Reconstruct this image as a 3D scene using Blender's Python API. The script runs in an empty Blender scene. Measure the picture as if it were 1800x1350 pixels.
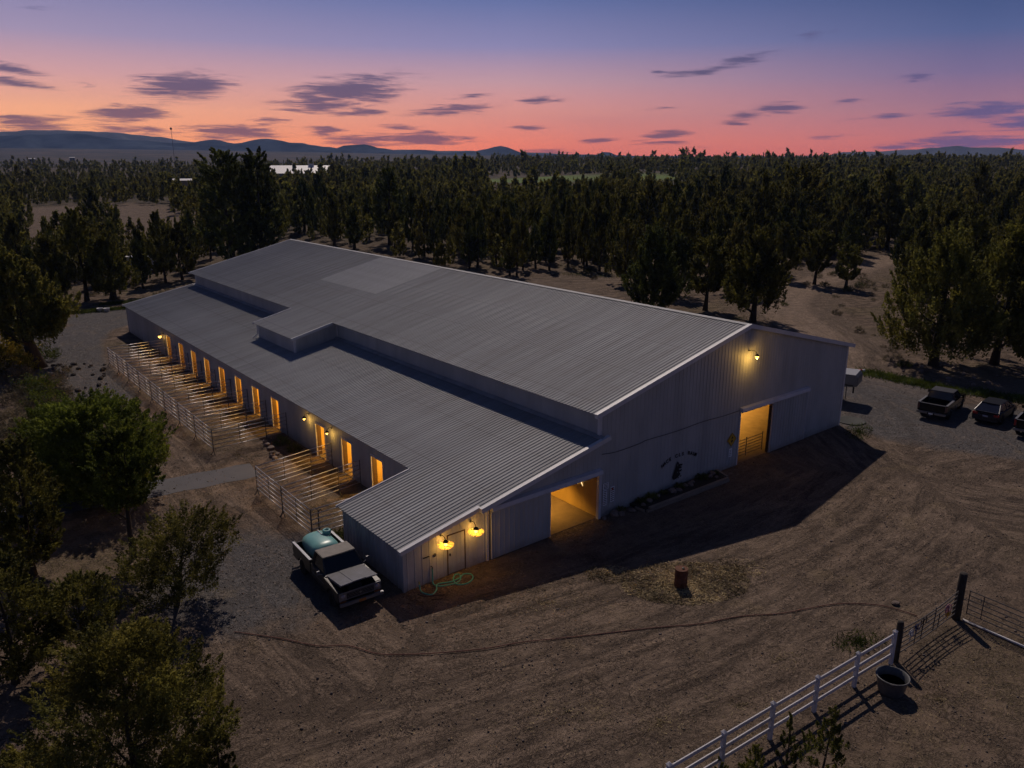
import bpy, bmesh, math, random
import numpy as np
from mathutils import Vector, Matrix

random.seed(7)
RNG = np.random.default_rng(11)
SC = bpy.context.scene
COL = SC.collection
PI = math.pi
R = math.radians

# ------------------------------------------------------------------ camera
CAM = np.array([-15.26, -26.81, 18.38]); YAW = -0.6728; PITCH = -0.2801; FPX = 1361.7
cam_d = bpy.data.cameras.new('camera'); cam = bpy.data.objects.new('camera', cam_d); COL.objects.link(cam)
cam.location = CAM.tolist(); cam.rotation_euler = (PI/2 + PITCH, 0, YAW)
cam_d.lens = 36*FPX/1800; cam_d.sensor_width = 36; cam_d.clip_end = 20000; cam_d.clip_start = .1
SC.camera = cam
FW = np.array([-math.sin(YAW)*math.cos(PITCH), math.cos(YAW)*math.cos(PITCH), math.sin(PITCH)])
RT = np.array([math.cos(YAW), math.sin(YAW), 0.]); UP = np.cross(RT, FW)
def ray(u, v): return FW + RT*(u-900)/FPX - UP*(v-675)/FPX
def G(u, v, z=0.):
    d = ray(u, v); t = (z-CAM[2])/d[2]; return CAM + d*t
def az_el(u, v):
    d = ray(u, v); return math.atan2(d[0], d[1]), math.atan2(d[2], math.hypot(d[0], d[1]))

# ------------------------------------------------------------------ node helpers
class NT:
    def __init__(s, nt): s.nt = nt; s.nt.nodes.clear()
    def n(s, t, **kw):
        nd = s.nt.nodes.new(t)
        for k, v in kw.items():
            if k.startswith('i_'):
                key = k[2:]; key = int(key) if key.isdigit() else key.replace('_', ' ')
                sock = nd.inputs[key]
                if hasattr(v, 'is_output') or isinstance(v, bpy.types.NodeSocket): s.nt.links.new(v, sock)
                else: sock.default_value = v
            else: setattr(nd, k, v)
        return nd
    def m(s, op, a, b=0., c=None, clamp=False):
        nd = s.nt.nodes.new('ShaderNodeMath'); nd.operation = op; nd.use_clamp = clamp
        for i, x in enumerate((a, b, c)):
            if x is None: continue
            if isinstance(x, bpy.types.NodeSocket): s.nt.links.new(x, nd.inputs[i])
            else: nd.inputs[i].default_value = x
        return nd.outputs[0]
    def mix(s, f, a, b, blend='MIX'):
        nd = s.nt.nodes.new('ShaderNodeMix'); nd.data_type = 'RGBA'; nd.blend_type = blend
        for sk, x in ((nd.inputs[0], f), (nd.inputs[6], a), (nd.inputs[7], b)):
            if isinstance(x, bpy.types.NodeSocket): s.nt.links.new(x, sk)
            elif isinstance(x, (tuple, list)): sk.default_value = (*x[:3], 1)
            else: sk.default_value = x
        return nd.outputs[2]
    def ramp(s, f, pts, interp='LINEAR'):
        nd = s.nt.nodes.new('ShaderNodeValToRGB'); cr = nd.color_ramp; cr.interpolation = interp
        while len(cr.elements) < len(pts): cr.elements.new(.5)
        for e, (p, c) in zip(cr.elements, pts):
            e.position = p; e.color = (c, c, c, 1) if isinstance(c, (int, float)) else (*c, 1)
        s.nt.links.new(f, nd.inputs[0]); return nd.outputs[0]
    def link(s, a, b): s.nt.links.new(a, b)

def srgb(r, g, b):
    f = lambda x: ((x/255+.055)/1.055)**2.4 if x/255 > .04045 else x/255/12.92
    return (f(r), f(g), f(b))

# ------------------------------------------------------------------ world: dusk sky
world = bpy.data.worlds.new('World'); SC.world = world; world.use_nodes = True
def build_world():
    w = NT(world.node_tree)
    out = w.n('ShaderNodeOutputWorld'); bg = w.n('ShaderNodeBackground')
    tc = w.n('ShaderNodeTexCoord'); nrm = w.n('ShaderNodeVectorMath', operation='NORMALIZE'); w.link(tc.outputs['Generated'], nrm.inputs[0])
    sep = w.n('ShaderNodeSeparateXYZ'); w.link(nrm.outputs[0], sep.inputs[0])
    x, y, z = sep.outputs
    az = w.m('ARCTAN2', x, y); el = w.m('ARCSINE', z)
    az0 = -YAW
    daz = w.m('SUBTRACT', az, az0)                       # relative to view heading
    # three vertical gradients (elevation in radians / 0.9)
    e9 = w.m('DIVIDE', w.m('MAXIMUM', el, 0.), .9, clamp=True)
    def E(deg): return math.radians(deg)/.9
    hi = [(E(22), srgb(40, 62, 104)), (E(50), srgb(24, 39, 70)), (1, srgb(18, 30, 56))]
    left = w.ramp(e9, [(0, srgb(236, 140, 90)), (E(1.3), srgb(250, 162, 98)), (E(3.2), srgb(244, 168, 122)), (E(5.2), srgb(202, 150, 146)),
                       (E(7.5), srgb(148, 132, 158)), (E(11.5), srgb(92, 104, 148)), *hi])
    mid = w.ramp(e9, [(0, srgb(236, 112, 72)), (E(1.3), srgb(240, 128, 90)), (E(3.2), srgb(224, 144, 122)), (E(5.2), srgb(186, 142, 146)),
                      (E(7.5), srgb(128, 122, 158)), (E(11.5), srgb(66, 90, 138)), *hi])
    right = w.ramp(e9, [(0, srgb(186, 92, 84)), (E(1.3), srgb(190, 106, 100)), (E(3.2), srgb(160, 110, 122)), (E(5.2), srgb(116, 98, 130)),
                        (E(7.5), srgb(76, 86, 126)), (E(11.5), srgb(30, 56, 98)), (E(22), srgb(30, 50, 88)), hi[1], hi[2]])
    back = w.ramp(e9, [(0, srgb(78, 74, 92)), (E(6), srgb(76, 76, 98)), (E(14), srgb(54, 62, 90)), (E(30), srgb(36, 48, 78)), (1, srgb(20, 31, 56))])
    c = w.mix(w.n('ShaderNodeMapRange', i_0=daz, i_1=-.52, i_2=-.02).outputs[0], left, mid)
    c = w.mix(w.n('ShaderNodeMapRange', i_0=daz, i_1=.0, i_2=.5).outputs[0], c, right)
    away = w.m('COSINE', daz)
    c = w.mix(w.n('ShaderNodeMapRange', i_0=away, i_1=.75, i_2=-.1).outputs[0], c, back)
    # clouds: soft streaky patches placed on the sky sphere by azimuth and elevation
    vec = w.n('ShaderNodeCombineXYZ', i_0=az, i_1=el)
    streak = w.n('ShaderNodeMapping'); w.link(vec.outputs[0], streak.inputs[0]); streak.inputs['Rotation'].default_value = (0, 0, R(-4)); streak.inputs['Scale'].default_value = (20, 210, 1)
    nz = w.n('ShaderNodeTexNoise', i_Scale=1., i_Detail=8., i_Roughness=.68, i_Distortion=.5); w.link(streak.outputs[0], nz.inputs['Vector'])
    st2 = w.n('ShaderNodeMapping'); w.link(vec.outputs[0], st2.inputs[0]); st2.inputs['Scale'].default_value = (7, 75, 1)
    nz2 = w.n('ShaderNodeTexNoise', i_Scale=1., i_Detail=4., i_Roughness=.6); w.link(st2.outputs[0], nz2.inputs['Vector'])
    clouds = [(318, 150, 100, 22, 3, 1), (602, 164, 120, 26, 9, 1), (225, 199, 85, 13, 2, 1), (800, 191, 82, 10, 4, .9), (830, 169, 40, 5, 5, .6),
              (632, 198, 50, 6, 2, .8), (20, 120, 85, 9, -8, .9), (20, 144, 75, 8, -6, .8), (155, 148, 35, 6, -5, .6), (40, 211, 95, 11, 0, .9),
              (410, 232, 110, 13, 0, 1), (570, 230, 45, 8, 0, .9), (705, 224, 45, 5, 0, .8), (470, 211, 45, 6, 0, .8), (455, 218, 40, 4, 0, .6),
              (740, 243, 110, 11, 0, 1), (640, 247, 80, 9, 0, .9), (230, 228, 120, 9, -2, .7), (50, 225, 80, 9, 0, .8),
              (952, 176, 42, 6, 2, .8), (930, 224, 34, 5, 0, .8), (1210, 129, 60, 8, 4, .8), (1310, 106, 62, 9, 8, .8), (1160, 127, 28, 4, 0, .6), (1260, 119, 40, 5, 2, .7),
              (1425, 62, 30, 6, 5, .7), (1470, 53, 24, 5, 6, .5), (1608, 135, 44, 8, 4, .8), (1310, 205, 46, 9, 4, .9), (1370, 190, 50, 9, 2, .9), (1295, 217, 35, 4, 0, .7),
              (1175, 236, 50, 7, 2, .9), (1150, 250, 70, 5, 1, .7), (1055, 247, 34, 4, 2, .8), (1170, 190, 45, 4, 6, .4), (1485, 178, 40, 6, 5, .7), (1565, 204, 40, 6, 2, .8),
              (1735, 192, 100, 12, 3, .9), (1800, 216, 90, 11, 4, .9), (1475, 239, 58, 5, 3, .8), (1690, 250, 150, 10, 2, 1), (1560, 259, 90, 6, 2, .8), (1680, 232, 50, 5, 3, .6),
              (1690, 182, 45, 4, 3, .6), (60, 16, 55, 8, 0, .35), (1240, 259, 40, 4, 0, .6), (960, 266, 70, 5, 0, .6), (25, 205, 60, 6, -4, .8), (1500, 210, 45, 3, 3, .5)]
    acc = None
    for (u, v, hw, hh, tilt, a) in clouds:
        A, B = az_el(u, v)
        A2, _ = az_el(u+hw, v); _, B2 = az_el(u, v-hh)
        mp = w.n('ShaderNodeMapping', vector_type='TEXTURE'); w.link(vec.outputs[0], mp.inputs[0])
        mp.inputs['Location'].default_value = (A, B, 0); mp.inputs['Rotation'].default_value = (0, 0, R(tilt))
        mp.inputs['Scale'].default_value = (abs(A2-A)*1.45, abs(B2-B)*1.8, 1)
        g = w.n('ShaderNodeTexGradient', gradient_type='SPHERICAL'); w.link(mp.outputs[0], g.inputs[0])
        o = w.m('MULTIPLY', g.outputs['Fac'], a) if a < 1 else g.outputs['Fac']
        acc = o if acc is None else w.m('MAXIMUM', acc, o)
    # elsewhere a scatter of the same kind of streaks, outside the frame too
    nzw = w.m('ADD', w.m('MULTIPLY', nz.outputs['Fac'], .75), w.m('MULTIPLY', nz2.outputs['Fac'], .35))
    dens = w.m('SUBTRACT', w.m('ADD', acc, w.m('MULTIPLY', w.m('SUBTRACT', nzw, .55), 2.6)), .22)
    gate = w.n('ShaderNodeMapRange', i_0=acc, i_1=.0, i_2=.35).outputs[0]
    dens = w.m('MULTIPLY', w.n('ShaderNodeMapRange', i_0=dens, i_1=.0, i_2=.55, interpolation_type='SMOOTHSTEP').outputs[0], gate)
    ccol = w.ramp(e9, [(0, srgb(136, 74, 76)), (E(1.6), srgb(108, 70, 82)), (E(4.2), srgb(76, 62, 88)), (E(8), srgb(78, 74, 106)), (E(14), srgb(60, 70, 120))])
    lowl = w.mix(w.n('ShaderNodeMapRange', i_0=daz, i_1=.25, i_2=.6).outputs[0], ccol, srgb(84, 76, 122))
    c = w.mix(w.m('MULTIPLY', dens, .88), c, lowl)
    # below the horizon: dim earth tone
    c = w.mix(w.n('ShaderNodeMapRange', i_0=z, i_1=-.02, i_2=-.12).outputs[0], c, srgb(50, 48, 56))
    w.link(c, bg.inputs[0]); bg.inputs[1].default_value = 1.2
    w.link(bg.outputs[0], out.inputs[0])
build_world()
world.cycles.sampling_method = 'MANUAL'; world.cycles.sample_map_resolution = 512

# ------------------------------------------------------------------ sun, exposure
sun_d = bpy.data.lights.new('sun', 'SUN'); sun = bpy.data.objects.new('sun', sun_d); COL.objects.link(sun)
sun_d.energy = 1.7; sun_d.angle = R(.6); sun_d.color = (1.0, .85, .73)
sun.rotation_euler = Vector((-3.08, -4.56, -5.93)).to_track_quat('-Z', 'Y').to_euler()
vs = SC.view_settings; vs.view_transform = 'Standard'; vs.look = 'None'; vs.exposure = .24; vs.gamma = 1; vs.use_curve_mapping = False
SC.cycles.use_denoising = True
SC.cycles.max_bounces = 6; SC.cycles.diffuse_bounces = 3; SC.cycles.glossy_bounces = 2; SC.cycles.transmission_bounces = 3; SC.cycles.transparent_max_bounces = 8; SC.cycles.volume_bounces = 0
SC.cycles.sample_clamp_indirect = 4

# ------------------------------------------------------------------ materials
MATS = {}
def mat(name, col, rough=.7, metal=0., noise=0., nscale=3., bump=0., bscale=20., col2=None, objvar=0., emit=None, estr=0., spec=.5, trans=0., stretch=(1, 1, 1), extra=None):
    if name in MATS: return MATS[name]
    m = bpy.data.materials.new(name); m.use_nodes = True; w = NT(m.node_tree)
    out = w.n('ShaderNodeOutputMaterial'); b = w.n('ShaderNodeBsdfPrincipled')
    b.inputs['Roughness'].default_value = rough; b.inputs['Metallic'].default_value = metal
    b.inputs['Specular IOR Level'].default_value = spec
    tc = w.n('ShaderNodeTexCoord'); mp = w.n('ShaderNodeMapping'); w.link(tc.outputs['Object'], mp.inputs[0]); mp.inputs['Scale'].default_value = stretch
    c = None
    if noise > 0:
        nz = w.n('ShaderNodeTexNoise', i_Scale=nscale, i_Detail=6., i_Roughness=.6); w.link(mp.outputs[0], nz.inputs['Vector'])
        f = w.n('ShaderNodeMapRange', i_0=nz.outputs['Fac'], i_1=.35, i_2=.65).outputs[0]
        c2 = col2 or tuple(x*(1-noise) for x in col)
        c = w.mix(f, col, c2)
    if extra == 'lap':
        sx = w.n('ShaderNodeSeparateXYZ'); w.link(tc.outputs['Object'], sx.inputs[0])
        fr = w.m('FRACT', w.m('MULTIPLY', w.m('ADD', sx.outputs[0], .35), 1/3.66)); ln_ = w.n('ShaderNodeMapRange', i_0=w.m('ABSOLUTE', w.m('SUBTRACT', fr, .5)), i_1=.016, i_2=.006).outputs[0]
        c = w.mix(w.m('MULTIPLY', ln_, .35), c, (.14, .13, .13))
        n3 = w.n('ShaderNodeTexNoise', i_Scale=1., i_Detail=5.); m3 = w.n('ShaderNodeMapping'); oi3 = w.n('ShaderNodeObjectInfo'); v3 = w.n('ShaderNodeVectorMath', operation='ADD'); w.link(tc.outputs['Object'], v3.inputs[0]); w.link(oi3.outputs['Location'], v3.inputs[1])
        w.link(v3.outputs[0], m3.inputs[0]); m3.inputs['Scale'].default_value = (.16, 1.1, 1); w.link(m3.outputs[0], n3.inputs['Vector'])
        c = w.mix(w.m('MULTIPLY', w.n('ShaderNodeMapRange', i_0=n3.outputs['Fac'], i_1=.48, i_2=.66).outputs[0], .30), c, (.20, .185, .175))
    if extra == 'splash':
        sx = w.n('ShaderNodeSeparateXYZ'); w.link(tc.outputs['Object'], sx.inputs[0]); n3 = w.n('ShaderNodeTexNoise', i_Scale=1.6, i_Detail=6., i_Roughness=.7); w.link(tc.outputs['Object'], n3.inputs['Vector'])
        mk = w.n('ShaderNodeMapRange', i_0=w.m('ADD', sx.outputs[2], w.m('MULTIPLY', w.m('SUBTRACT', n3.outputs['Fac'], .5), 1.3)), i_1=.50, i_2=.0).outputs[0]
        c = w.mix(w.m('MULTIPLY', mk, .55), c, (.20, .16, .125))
    if objvar > 0:
        oi = w.n('ShaderNodeObjectInfo')
        v = w.m('MULTIPLY_ADD', oi.outputs['Random'], 2*objvar, 1-objvar)
        base = c if c is not None else col
        hs = w.n('ShaderNodeHueSaturation'); 
        if isinstance(base, bpy.types.NodeSocket): w.link(base, hs.inputs['Color'])
        else: hs.inputs['Color'].default_value = (*base, 1)
        w.link(v, hs.inputs['Value']); c = hs.outputs[0]
    if c is not None: w.link(c, b.inputs['Base Color'])
    else: b.inputs['Base Color'].default_value = (*col, 1)
    if bump > 0:
        nb = w.n('ShaderNodeTexNoise', i_Scale=bscale, i_Detail=4.); w.link(mp.outputs[0], nb.inputs['Vector'])
        bp = w.n('ShaderNodeBump', i_Strength=bump, i_Distance=.02); w.link(nb.outputs['Fac'], bp.inputs['Height']); w.link(bp.outputs[0], b.inputs['Normal'])
    if emit: b.inputs['Emission Color'].default_value = (*emit, 1); b.inputs['Emission Strength'].default_value = estr
    sh = b.outputs[0]
    if trans > 0:
        t = w.n('ShaderNodeBsdfTranslucent'); 
        if c is not None: w.link(c, t.inputs[0])
        else: t.inputs[0].default_value = (*col, 1)
        ms = w.n('ShaderNodeMixShader', i_0=trans); w.link(sh, ms.inputs[1]); w.link(t.outputs[0], ms.inputs[2]); sh = ms.outputs[0]
    w.link(sh, out.inputs[0]); MATS[name] = m; return m

M_ROOF = mat('galvanized_roof', (.315, .32, .335), .72, .0, .24, .55, .25, 9, objvar=.08, stretch=(.35, 2.2, 1), extra='lap')
M_ROOF_PALE = mat('newer_roof_sheet', (.40, .40, .41), .68, .0, .14, 1.2, .15, 9, objvar=.03)
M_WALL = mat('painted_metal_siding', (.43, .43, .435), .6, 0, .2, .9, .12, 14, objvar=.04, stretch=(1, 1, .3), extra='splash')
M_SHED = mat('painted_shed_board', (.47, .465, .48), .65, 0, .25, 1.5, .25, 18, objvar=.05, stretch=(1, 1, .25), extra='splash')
M_TRIM = mat('white_metal_trim', (.62, .61, .63), .5, 0, .12, 2)
M_TRACK = mat('grey_track_cover', (.60, .61, .68), .5, .15, .15, 2)
M_WOODIN = mat('warm_plywood', (.52, .34, .11), .7, 0, .25, 1.3, .1, 30, stretch=(1, 1, .4))
M_JAMB = mat('dark_timber', (.10, .055, .025), .8, 0, .3, 6)
M_FLOOR = mat('sandy_barn_floor', (.20, .14, .09), .95, 0, .3, 1.5, .4, 30)
M_PIPE = mat('galvanized_pipe', (.46, .44, .45), .4, .6, .2, 5, objvar=.05)
M_PIPED = mat('dull_steel_post', (.10, .09, .09), .6, .4, .2, 5)
M_BLACK = mat('black_metal', (.015, .015, .017), .5, .3)
M_VINYL = mat('white_vinyl', (.62, .60, .62), .5, 0, .12, 4, objvar=.04)
M_TIMBER = mat('weathered_timber', (.30, .24, .19), .9, 0, .35, 3, .6, 25, stretch=(.3, 3, 3))
M_POST = mat('creosote_post', (.045, .035, .028), .9, 0, .3, 6, .6, 30)
M_ROCK = mat('lava_rock', (.24, .18, .15), .9, 0, .4, 3, .8, 8, objvar=.25)
M_BARK = mat('juniper_bark', (.060, .042, .030), .95, 0, .4, 5, .8, 14, stretch=(1, 1, .2))
M_GLASS = mat('dark_glass', (.012, .014, .016), .08, 0, spec=.6)
M_RUBBER = mat('tyre_rubber', (.018, .017, .017), .8)
M_CHROME = mat('dull_chrome', (.26, .26, .28), .4, .7, .15, 8)
M_RIM = mat('steel_rim', (.28, .28, .29), .4, .7)

def foliage(name, a, b, tr=.3):
    m = bpy.data.materials.new(name); m.use_nodes = True; w = NT(m.node_tree)
    out = w.n('ShaderNodeOutputMaterial')
    geo = w.n('ShaderNodeNewGeometry'); oi = w.n('ShaderNodeObjectInfo')
    nz = w.n('ShaderNodeTexNoise', i_Scale=.9, i_Detail=3.); w.link(geo.outputs['Position'], nz.inputs['Vector'])
    f = w.n('ShaderNodeMapRange', i_0=nz.outputs['Fac'], i_1=.35, i_2=.65).outputs[0]
    c = w.mix(f, a, b)
    nz2 = w.n('ShaderNodeTexNoise', i_Scale=.035, i_Detail=2.); w.link(geo.outputs['Position'], nz2.inputs['Vector'])
    nz3 = w.n('ShaderNodeTexNoise', i_Scale=.55, i_Detail=2.); w.link(geo.outputs['Position'], nz3.inputs['Vector'])
    v = w.m('ADD', w.m('MULTIPLY_ADD', geo.outputs['Random Per Island'], .7, .25), w.m('ADD', w.m('MULTIPLY', oi.outputs['Random'], .4), w.m('MULTIPLY', w.m('SUBTRACT', nz3.outputs['Fac'], .45), 2.6)))
    hue = w.m('MULTIPLY_ADD', nz2.outputs['Fac'], .07, .465)
    hs = w.n('ShaderNodeHueSaturation'); w.link(c, hs.inputs['Color']); w.link(v, hs.inputs['Value']); w.link(hue, hs.inputs['Hue'])
    d = w.n('ShaderNodeBsdfPrincipled'); w.link(hs.outputs[0], d.inputs['Base Color']); d.inputs['Roughness'].default_value = .75; d.inputs['Specular IOR Level'].default_value = .2
    t = w.n('ShaderNodeBsdfTranslucent'); w.link(hs.outputs[0], t.inputs[0])
    ms = w.n('ShaderNodeMixShader', i_0=tr); w.link(d.outputs[0], ms.inputs[1]); w.link(t.outputs[0], ms.inputs[2]); w.link(ms.outputs[0], out.inputs[0])
    return m
M_LEAF = foliage('juniper_foliage', (.245, .218, .042), (.112, .114, .028), .4)
M_LEAFD = foliage('dark_evergreen_foliage', (.155, .165, .038), (.080, .095, .024), .35)
M_LEAFG = foliage('broadleaf_foliage', (.225, .250, .034), (.115, .145, .022), .4)
M_SAGE = foliage('sagebrush_foliage', (.26, .20, .12), (.15, .14, .08), .2)
M_GOLD = foliage('golden_shrub_foliage', (.55, .40, .05), (.30, .25, .03), .3)
M_WEED = foliage('green_weed_foliage', (.12, .14, .02), (.06, .08, .015), .3)
M_STRAW = foliage('dry_straw', (.46, .35, .20), (.30, .225, .12), .15)

# ------------------------------------------------------------------ mesh helpers
class MB:
    def __init__(s): s.v = []; s.f = []
    def add(s, vs, fs):
        o = len(s.v); s.v += [tuple(map(float, p)) for p in vs]; s.f += [tuple(i+o for i in f) for f in fs]; return s
    def box(s, x0, x1, y0, y1, z0, z1):
        return s.add([(x0,y0,z0),(x1,y0,z0),(x1,y1,z0),(x0,y1,z0),(x0,y0,z1),(x1,y0,z1),(x1,y1,z1),(x0,y1,z1)],
                     [(3,2,1,0),(4,5,6,7),(0,1,5,4),(1,2,6,5),(2,3,7,6),(3,0,4,7)])
    def tube(s, pts, r, n=8, cap=True):
        P = [Vector(p) for p in pts]; rs = r if isinstance(r, (list, tuple)) else [r]*len(P); rings = []; vs = []
        prev = None
        for i, p in enumerate(P):
            d = (P[min(i+1, len(P)-1)] - P[max(i-1, 0)]).normalized()
            if prev is None:
                a = d.orthogonal().normalized()
            else: a = (prev - d*prev.dot(d)).normalized()
            prev = a; b = d.cross(a)
            for k in range(n):
                t = 2*PI*k/n; vs.append(p + (a*math.cos(t) + b*math.sin(t))*rs[i])
        fs = [(i*n+k, i*n+(k+1) % n, (i+1)*n+(k+1) % n, (i+1)*n+k) for i in range(len(P)-1) for k in range(n)]
        if cap: fs += [tuple(range(n-1, -1, -1)), tuple((len(P)-1)*n+k for k in range(n))]
        return s.add(vs, fs)
    def lathe(s, prof, n=20, c=(0, 0, 0), ax='z'):
        vs = []
        for (r, h) in prof:
            for k in range(n):
                t = 2*PI*k/n; a, b = r*math.cos(t), r*math.sin(t)
                q = (a, b, h) if ax == 'z' else ((a, h, b) if ax == 'y' else (h, a, b))
                vs.append((q[0]+c[0], q[1]+c[1], q[2]+c[2]))
        fs = [(i*n+k, i*n+(k+1) % n, (i+1)*n+(k+1) % n, (i+1)*n+k) for i in range(len(prof)-1) for k in range(n)]
        if prof[0][0] > 0: fs.append(tuple(range(n-1, -1, -1)))
        if prof[-1][0] > 0: fs.append(tuple((len(prof)-1)*n+k for k in range(n)))
        return s.add(vs, fs)
    def prism(s, poly, a, b, plane='xz'):
        """extrude a 2D polygon along the third axis from a to b"""
        def q(p, h):
            return (p[0], h, p[1]) if plane == 'xz' else ((h, p[0], p[1]) if plane == 'yz' else (p[0], p[1], h))
        n = len(poly)
        return s.add([q(p, a) for p in poly] + [q(p, b) for p in poly],
                     [tuple(range(n)), tuple(range(2*n-1, n-1, -1))] + [(i, i+n, (i+1) % n+n, (i+1) % n) for i in range(n)])
    def build(s, name, m, parent=None, smooth=False, bevel=0., loc=None):
        me = bpy.data.meshes.new(name); me.from_pydata(s.v, [], s.f); me.update()
        bm = bmesh.new(); bm.from_mesh(me); bmesh.ops.recalc_face_normals(bm, faces=bm.faces)
        if bevel > 0: bmesh.ops.bevel(bm, geom=[e for e in bm.edges if e.calc_face_angle(0) > .5], offset=bevel, segments=2, affect='EDGES', clamp_overlap=True)
        bm.to_mesh(me); bm.free()
        if smooth:
            me.shade_smooth() if hasattr(me, 'shade_smooth') else None
        me.materials.append(m)
        o = bpy.data.objects.new(name, me); COL.objects.link(o)
        if parent: o.parent = parent
        if loc: o.location = loc
        return o
def obj(name, me, parent=None, loc=None, rotz=0):
    o = bpy.data.objects.new(name, me); COL.objects.link(o)
    if parent: o.parent = parent
    if loc is not None: o.location = [float(x) for x in loc]
    if rotz: o.rotation_euler = (0, 0, rotz)
    return o
def thing(name, label, cat, loc=(0, 0, 0), rotz=0, group=None):
    o = bpy.data.objects.new(name, None); COL.objects.link(o); o.empty_display_size = .3
    o.location = [float(x) for x in loc]; o.rotation_euler = (0, 0, rotz)
    return tag(o, label, cat, group)
def tag(o, label, cat, group=None):
    o['label'] = label; o['category'] = cat
    if group: o['group'] = group
    return o
def setting(o): o['kind'] = 'structure'; return o
def stuff(o, label=None, cat=None):
    o['kind'] = 'stuff'
    if label: o['label'] = label
    if cat: o['category'] = cat
    return o
def tri_mesh(name, V, F, m):
    V = np.asarray(V, np.float32); F = np.asarray(F, np.int32); me = bpy.data.meshes.new(name)
    me.vertices.add(len(V)); me.vertices.foreach_set('co', V.ravel())
    k = F.shape[1]; me.loops.add(F.size); me.loops.foreach_set('vertex_index', F.ravel())
    me.polygons.add(len(F)); me.polygons.foreach_set('loop_start', np.arange(0, F.size, k, dtype=np.int32)); me.polygons.foreach_set('loop_total', np.full(len(F), k, np.int32))
    me.update(calc_edges=True); me.materials.append(m); return me

# ------------------------------------------------------------------ terrain
def ss(a, b, x): t = np.clip((x-a)/(b-a), 0, 1); return t*t*(3-2*t)
def vnoise(x, y, seed=0):
    """cheap smooth value noise"""
    xi = np.floor(x).astype(int); yi = np.floor(y).astype(int); xf = x-xi; yf = y-yi
    def h(a, b):
        n = (a*374761393 + b*668265263 + seed*974634777) & 0x7fffffff
        n = ((n ^ (n >> 13))*1274126177) & 0x7fffffff; return ((n ^ (n >> 16)) & 0xffff)/65535.
    u = xf*xf*(3-2*xf); v = yf*yf*(3-2*yf)
    return (h(xi, yi)*(1-u)+h(xi+1, yi)*u)*(1-v)+(h(xi, yi+1)*(1-u)+h(xi+1, yi+1)*u)*v
def zt(x, y):
    x = np.asarray(x, float); y = np.asarray(y, float)
    dx = x-CAM[0]; dy = y-CAM[1]; r = np.hypot(dx, dy); a = np.arctan2(dx, dy) + YAW     # relative azimuth
    lf = ss(.35, -.55, a)
    far = np.interp(r, [0, 150, 400, 900, 1600, 3000, 6000], [0, 0, 3.5, 11, 17, 24, 40])
    farl = np.interp(r, [0, 150, 400, 900, 1600, 3000, 6000], [0, 0, 2, 6, 15, 54, 105])
    z = far*(1-lf)+farl*lf
    hill = (vnoise(x/90, y/90, 3)-.5)*ss(130, 500, r)*7
    return z + hill*ss(1800, 900, r)
def P3(u, v):
    p = G(u, v)
    for _ in range(4): p = G(u, v, float(zt(p[0], p[1])))
    return p

def poly_dist(px, py, pts):
    """signed distance and arc position to a polyline"""
    best = np.full(px.shape, 1e9); sg = np.zeros(px.shape); arc = np.zeros(px.shape); acc = 0.
    for (a, b) in zip(pts[:-1], pts[1:]):
        ax, ay = a[:2]; bx, by = b[:2]; L = math.hypot(bx-ax, by-ay); ux, uy = (bx-ax)/L, (by-ay)/L
        t = np.clip((px-ax)*ux+(py-ay)*uy, 0, L); qx = px-ax-ux*t; qy = py-ay-uy*t; d = np.hypot(qx, qy)
        s = np.sign(ux*(py-ay)-uy*(px-ax)); m = d < best
        best = np.where(m, d, best); sg = np.where(m, s*d, sg); arc = np.where(m, acc+t, arc); acc += L
    return best, sg, arc
def smooth_line(pts, n=8):
    P = [np.array(p[:2], float) for p in pts]; out = []
    for i in range(len(P)-1):
        p0 = P[max(i-1, 0)]; p1 = P[i]; p2 = P[i+1]; p3 = P[min(i+2, len(P)-1)]
        for k in range(n):
            t = k/n; out.append(.5*((2*p1)+(-p0+p2)*t+(2*p0-5*p1+4*p2-p3)*t*t+(-p0+3*p1-3*p2+p3)*t**3))
    out.append(P[-1]); return out
def in_poly(x, y, poly):
    ins = False; n = len(poly); j = n-1
    for i in range(n):
        xi, yi = poly[i][:2]; xj, yj = poly[j][:2]
        if (yi > y) != (yj > y) and x < (xj-xi)*(y-yi)/(yj-yi)+xi: ins = not ins
        j = i
    return ins

# main traffic lines on bare ground
YARD = smooth_line([G(300, 1420), G(560, 1290), G(900, 1190), G(1250, 1060), G(1520, 930), G(1640, 820), (40, -9), (46, -2), (50, 8), (60, 15), (72, 27), (84, 34), (103, 40), (140, 46)])
YARD2 = smooth_line([G(1900, 900), G(1640, 850), G(1500, 760), (44, 4), (46, 12), (52, 22)])
LANE = smooth_line([G(620, 1240), G(470, 1100), (-4.5, 6), (-4.8, 14), (-4.6, 24), (-4.6, 38), (-4.2, 50), (-3, 60), (2, 72), (20, 82), (50, 80), (66, 66), (76, 58), (88, 48), (100, 46)])
LANE2 = smooth_line([(-3, 66), (-12, 72), (-25, 74), (-50, 74)])
PARKROW = smooth_line([G(1800, 760), G(1600, 735), G(1530, 690)])

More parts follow.
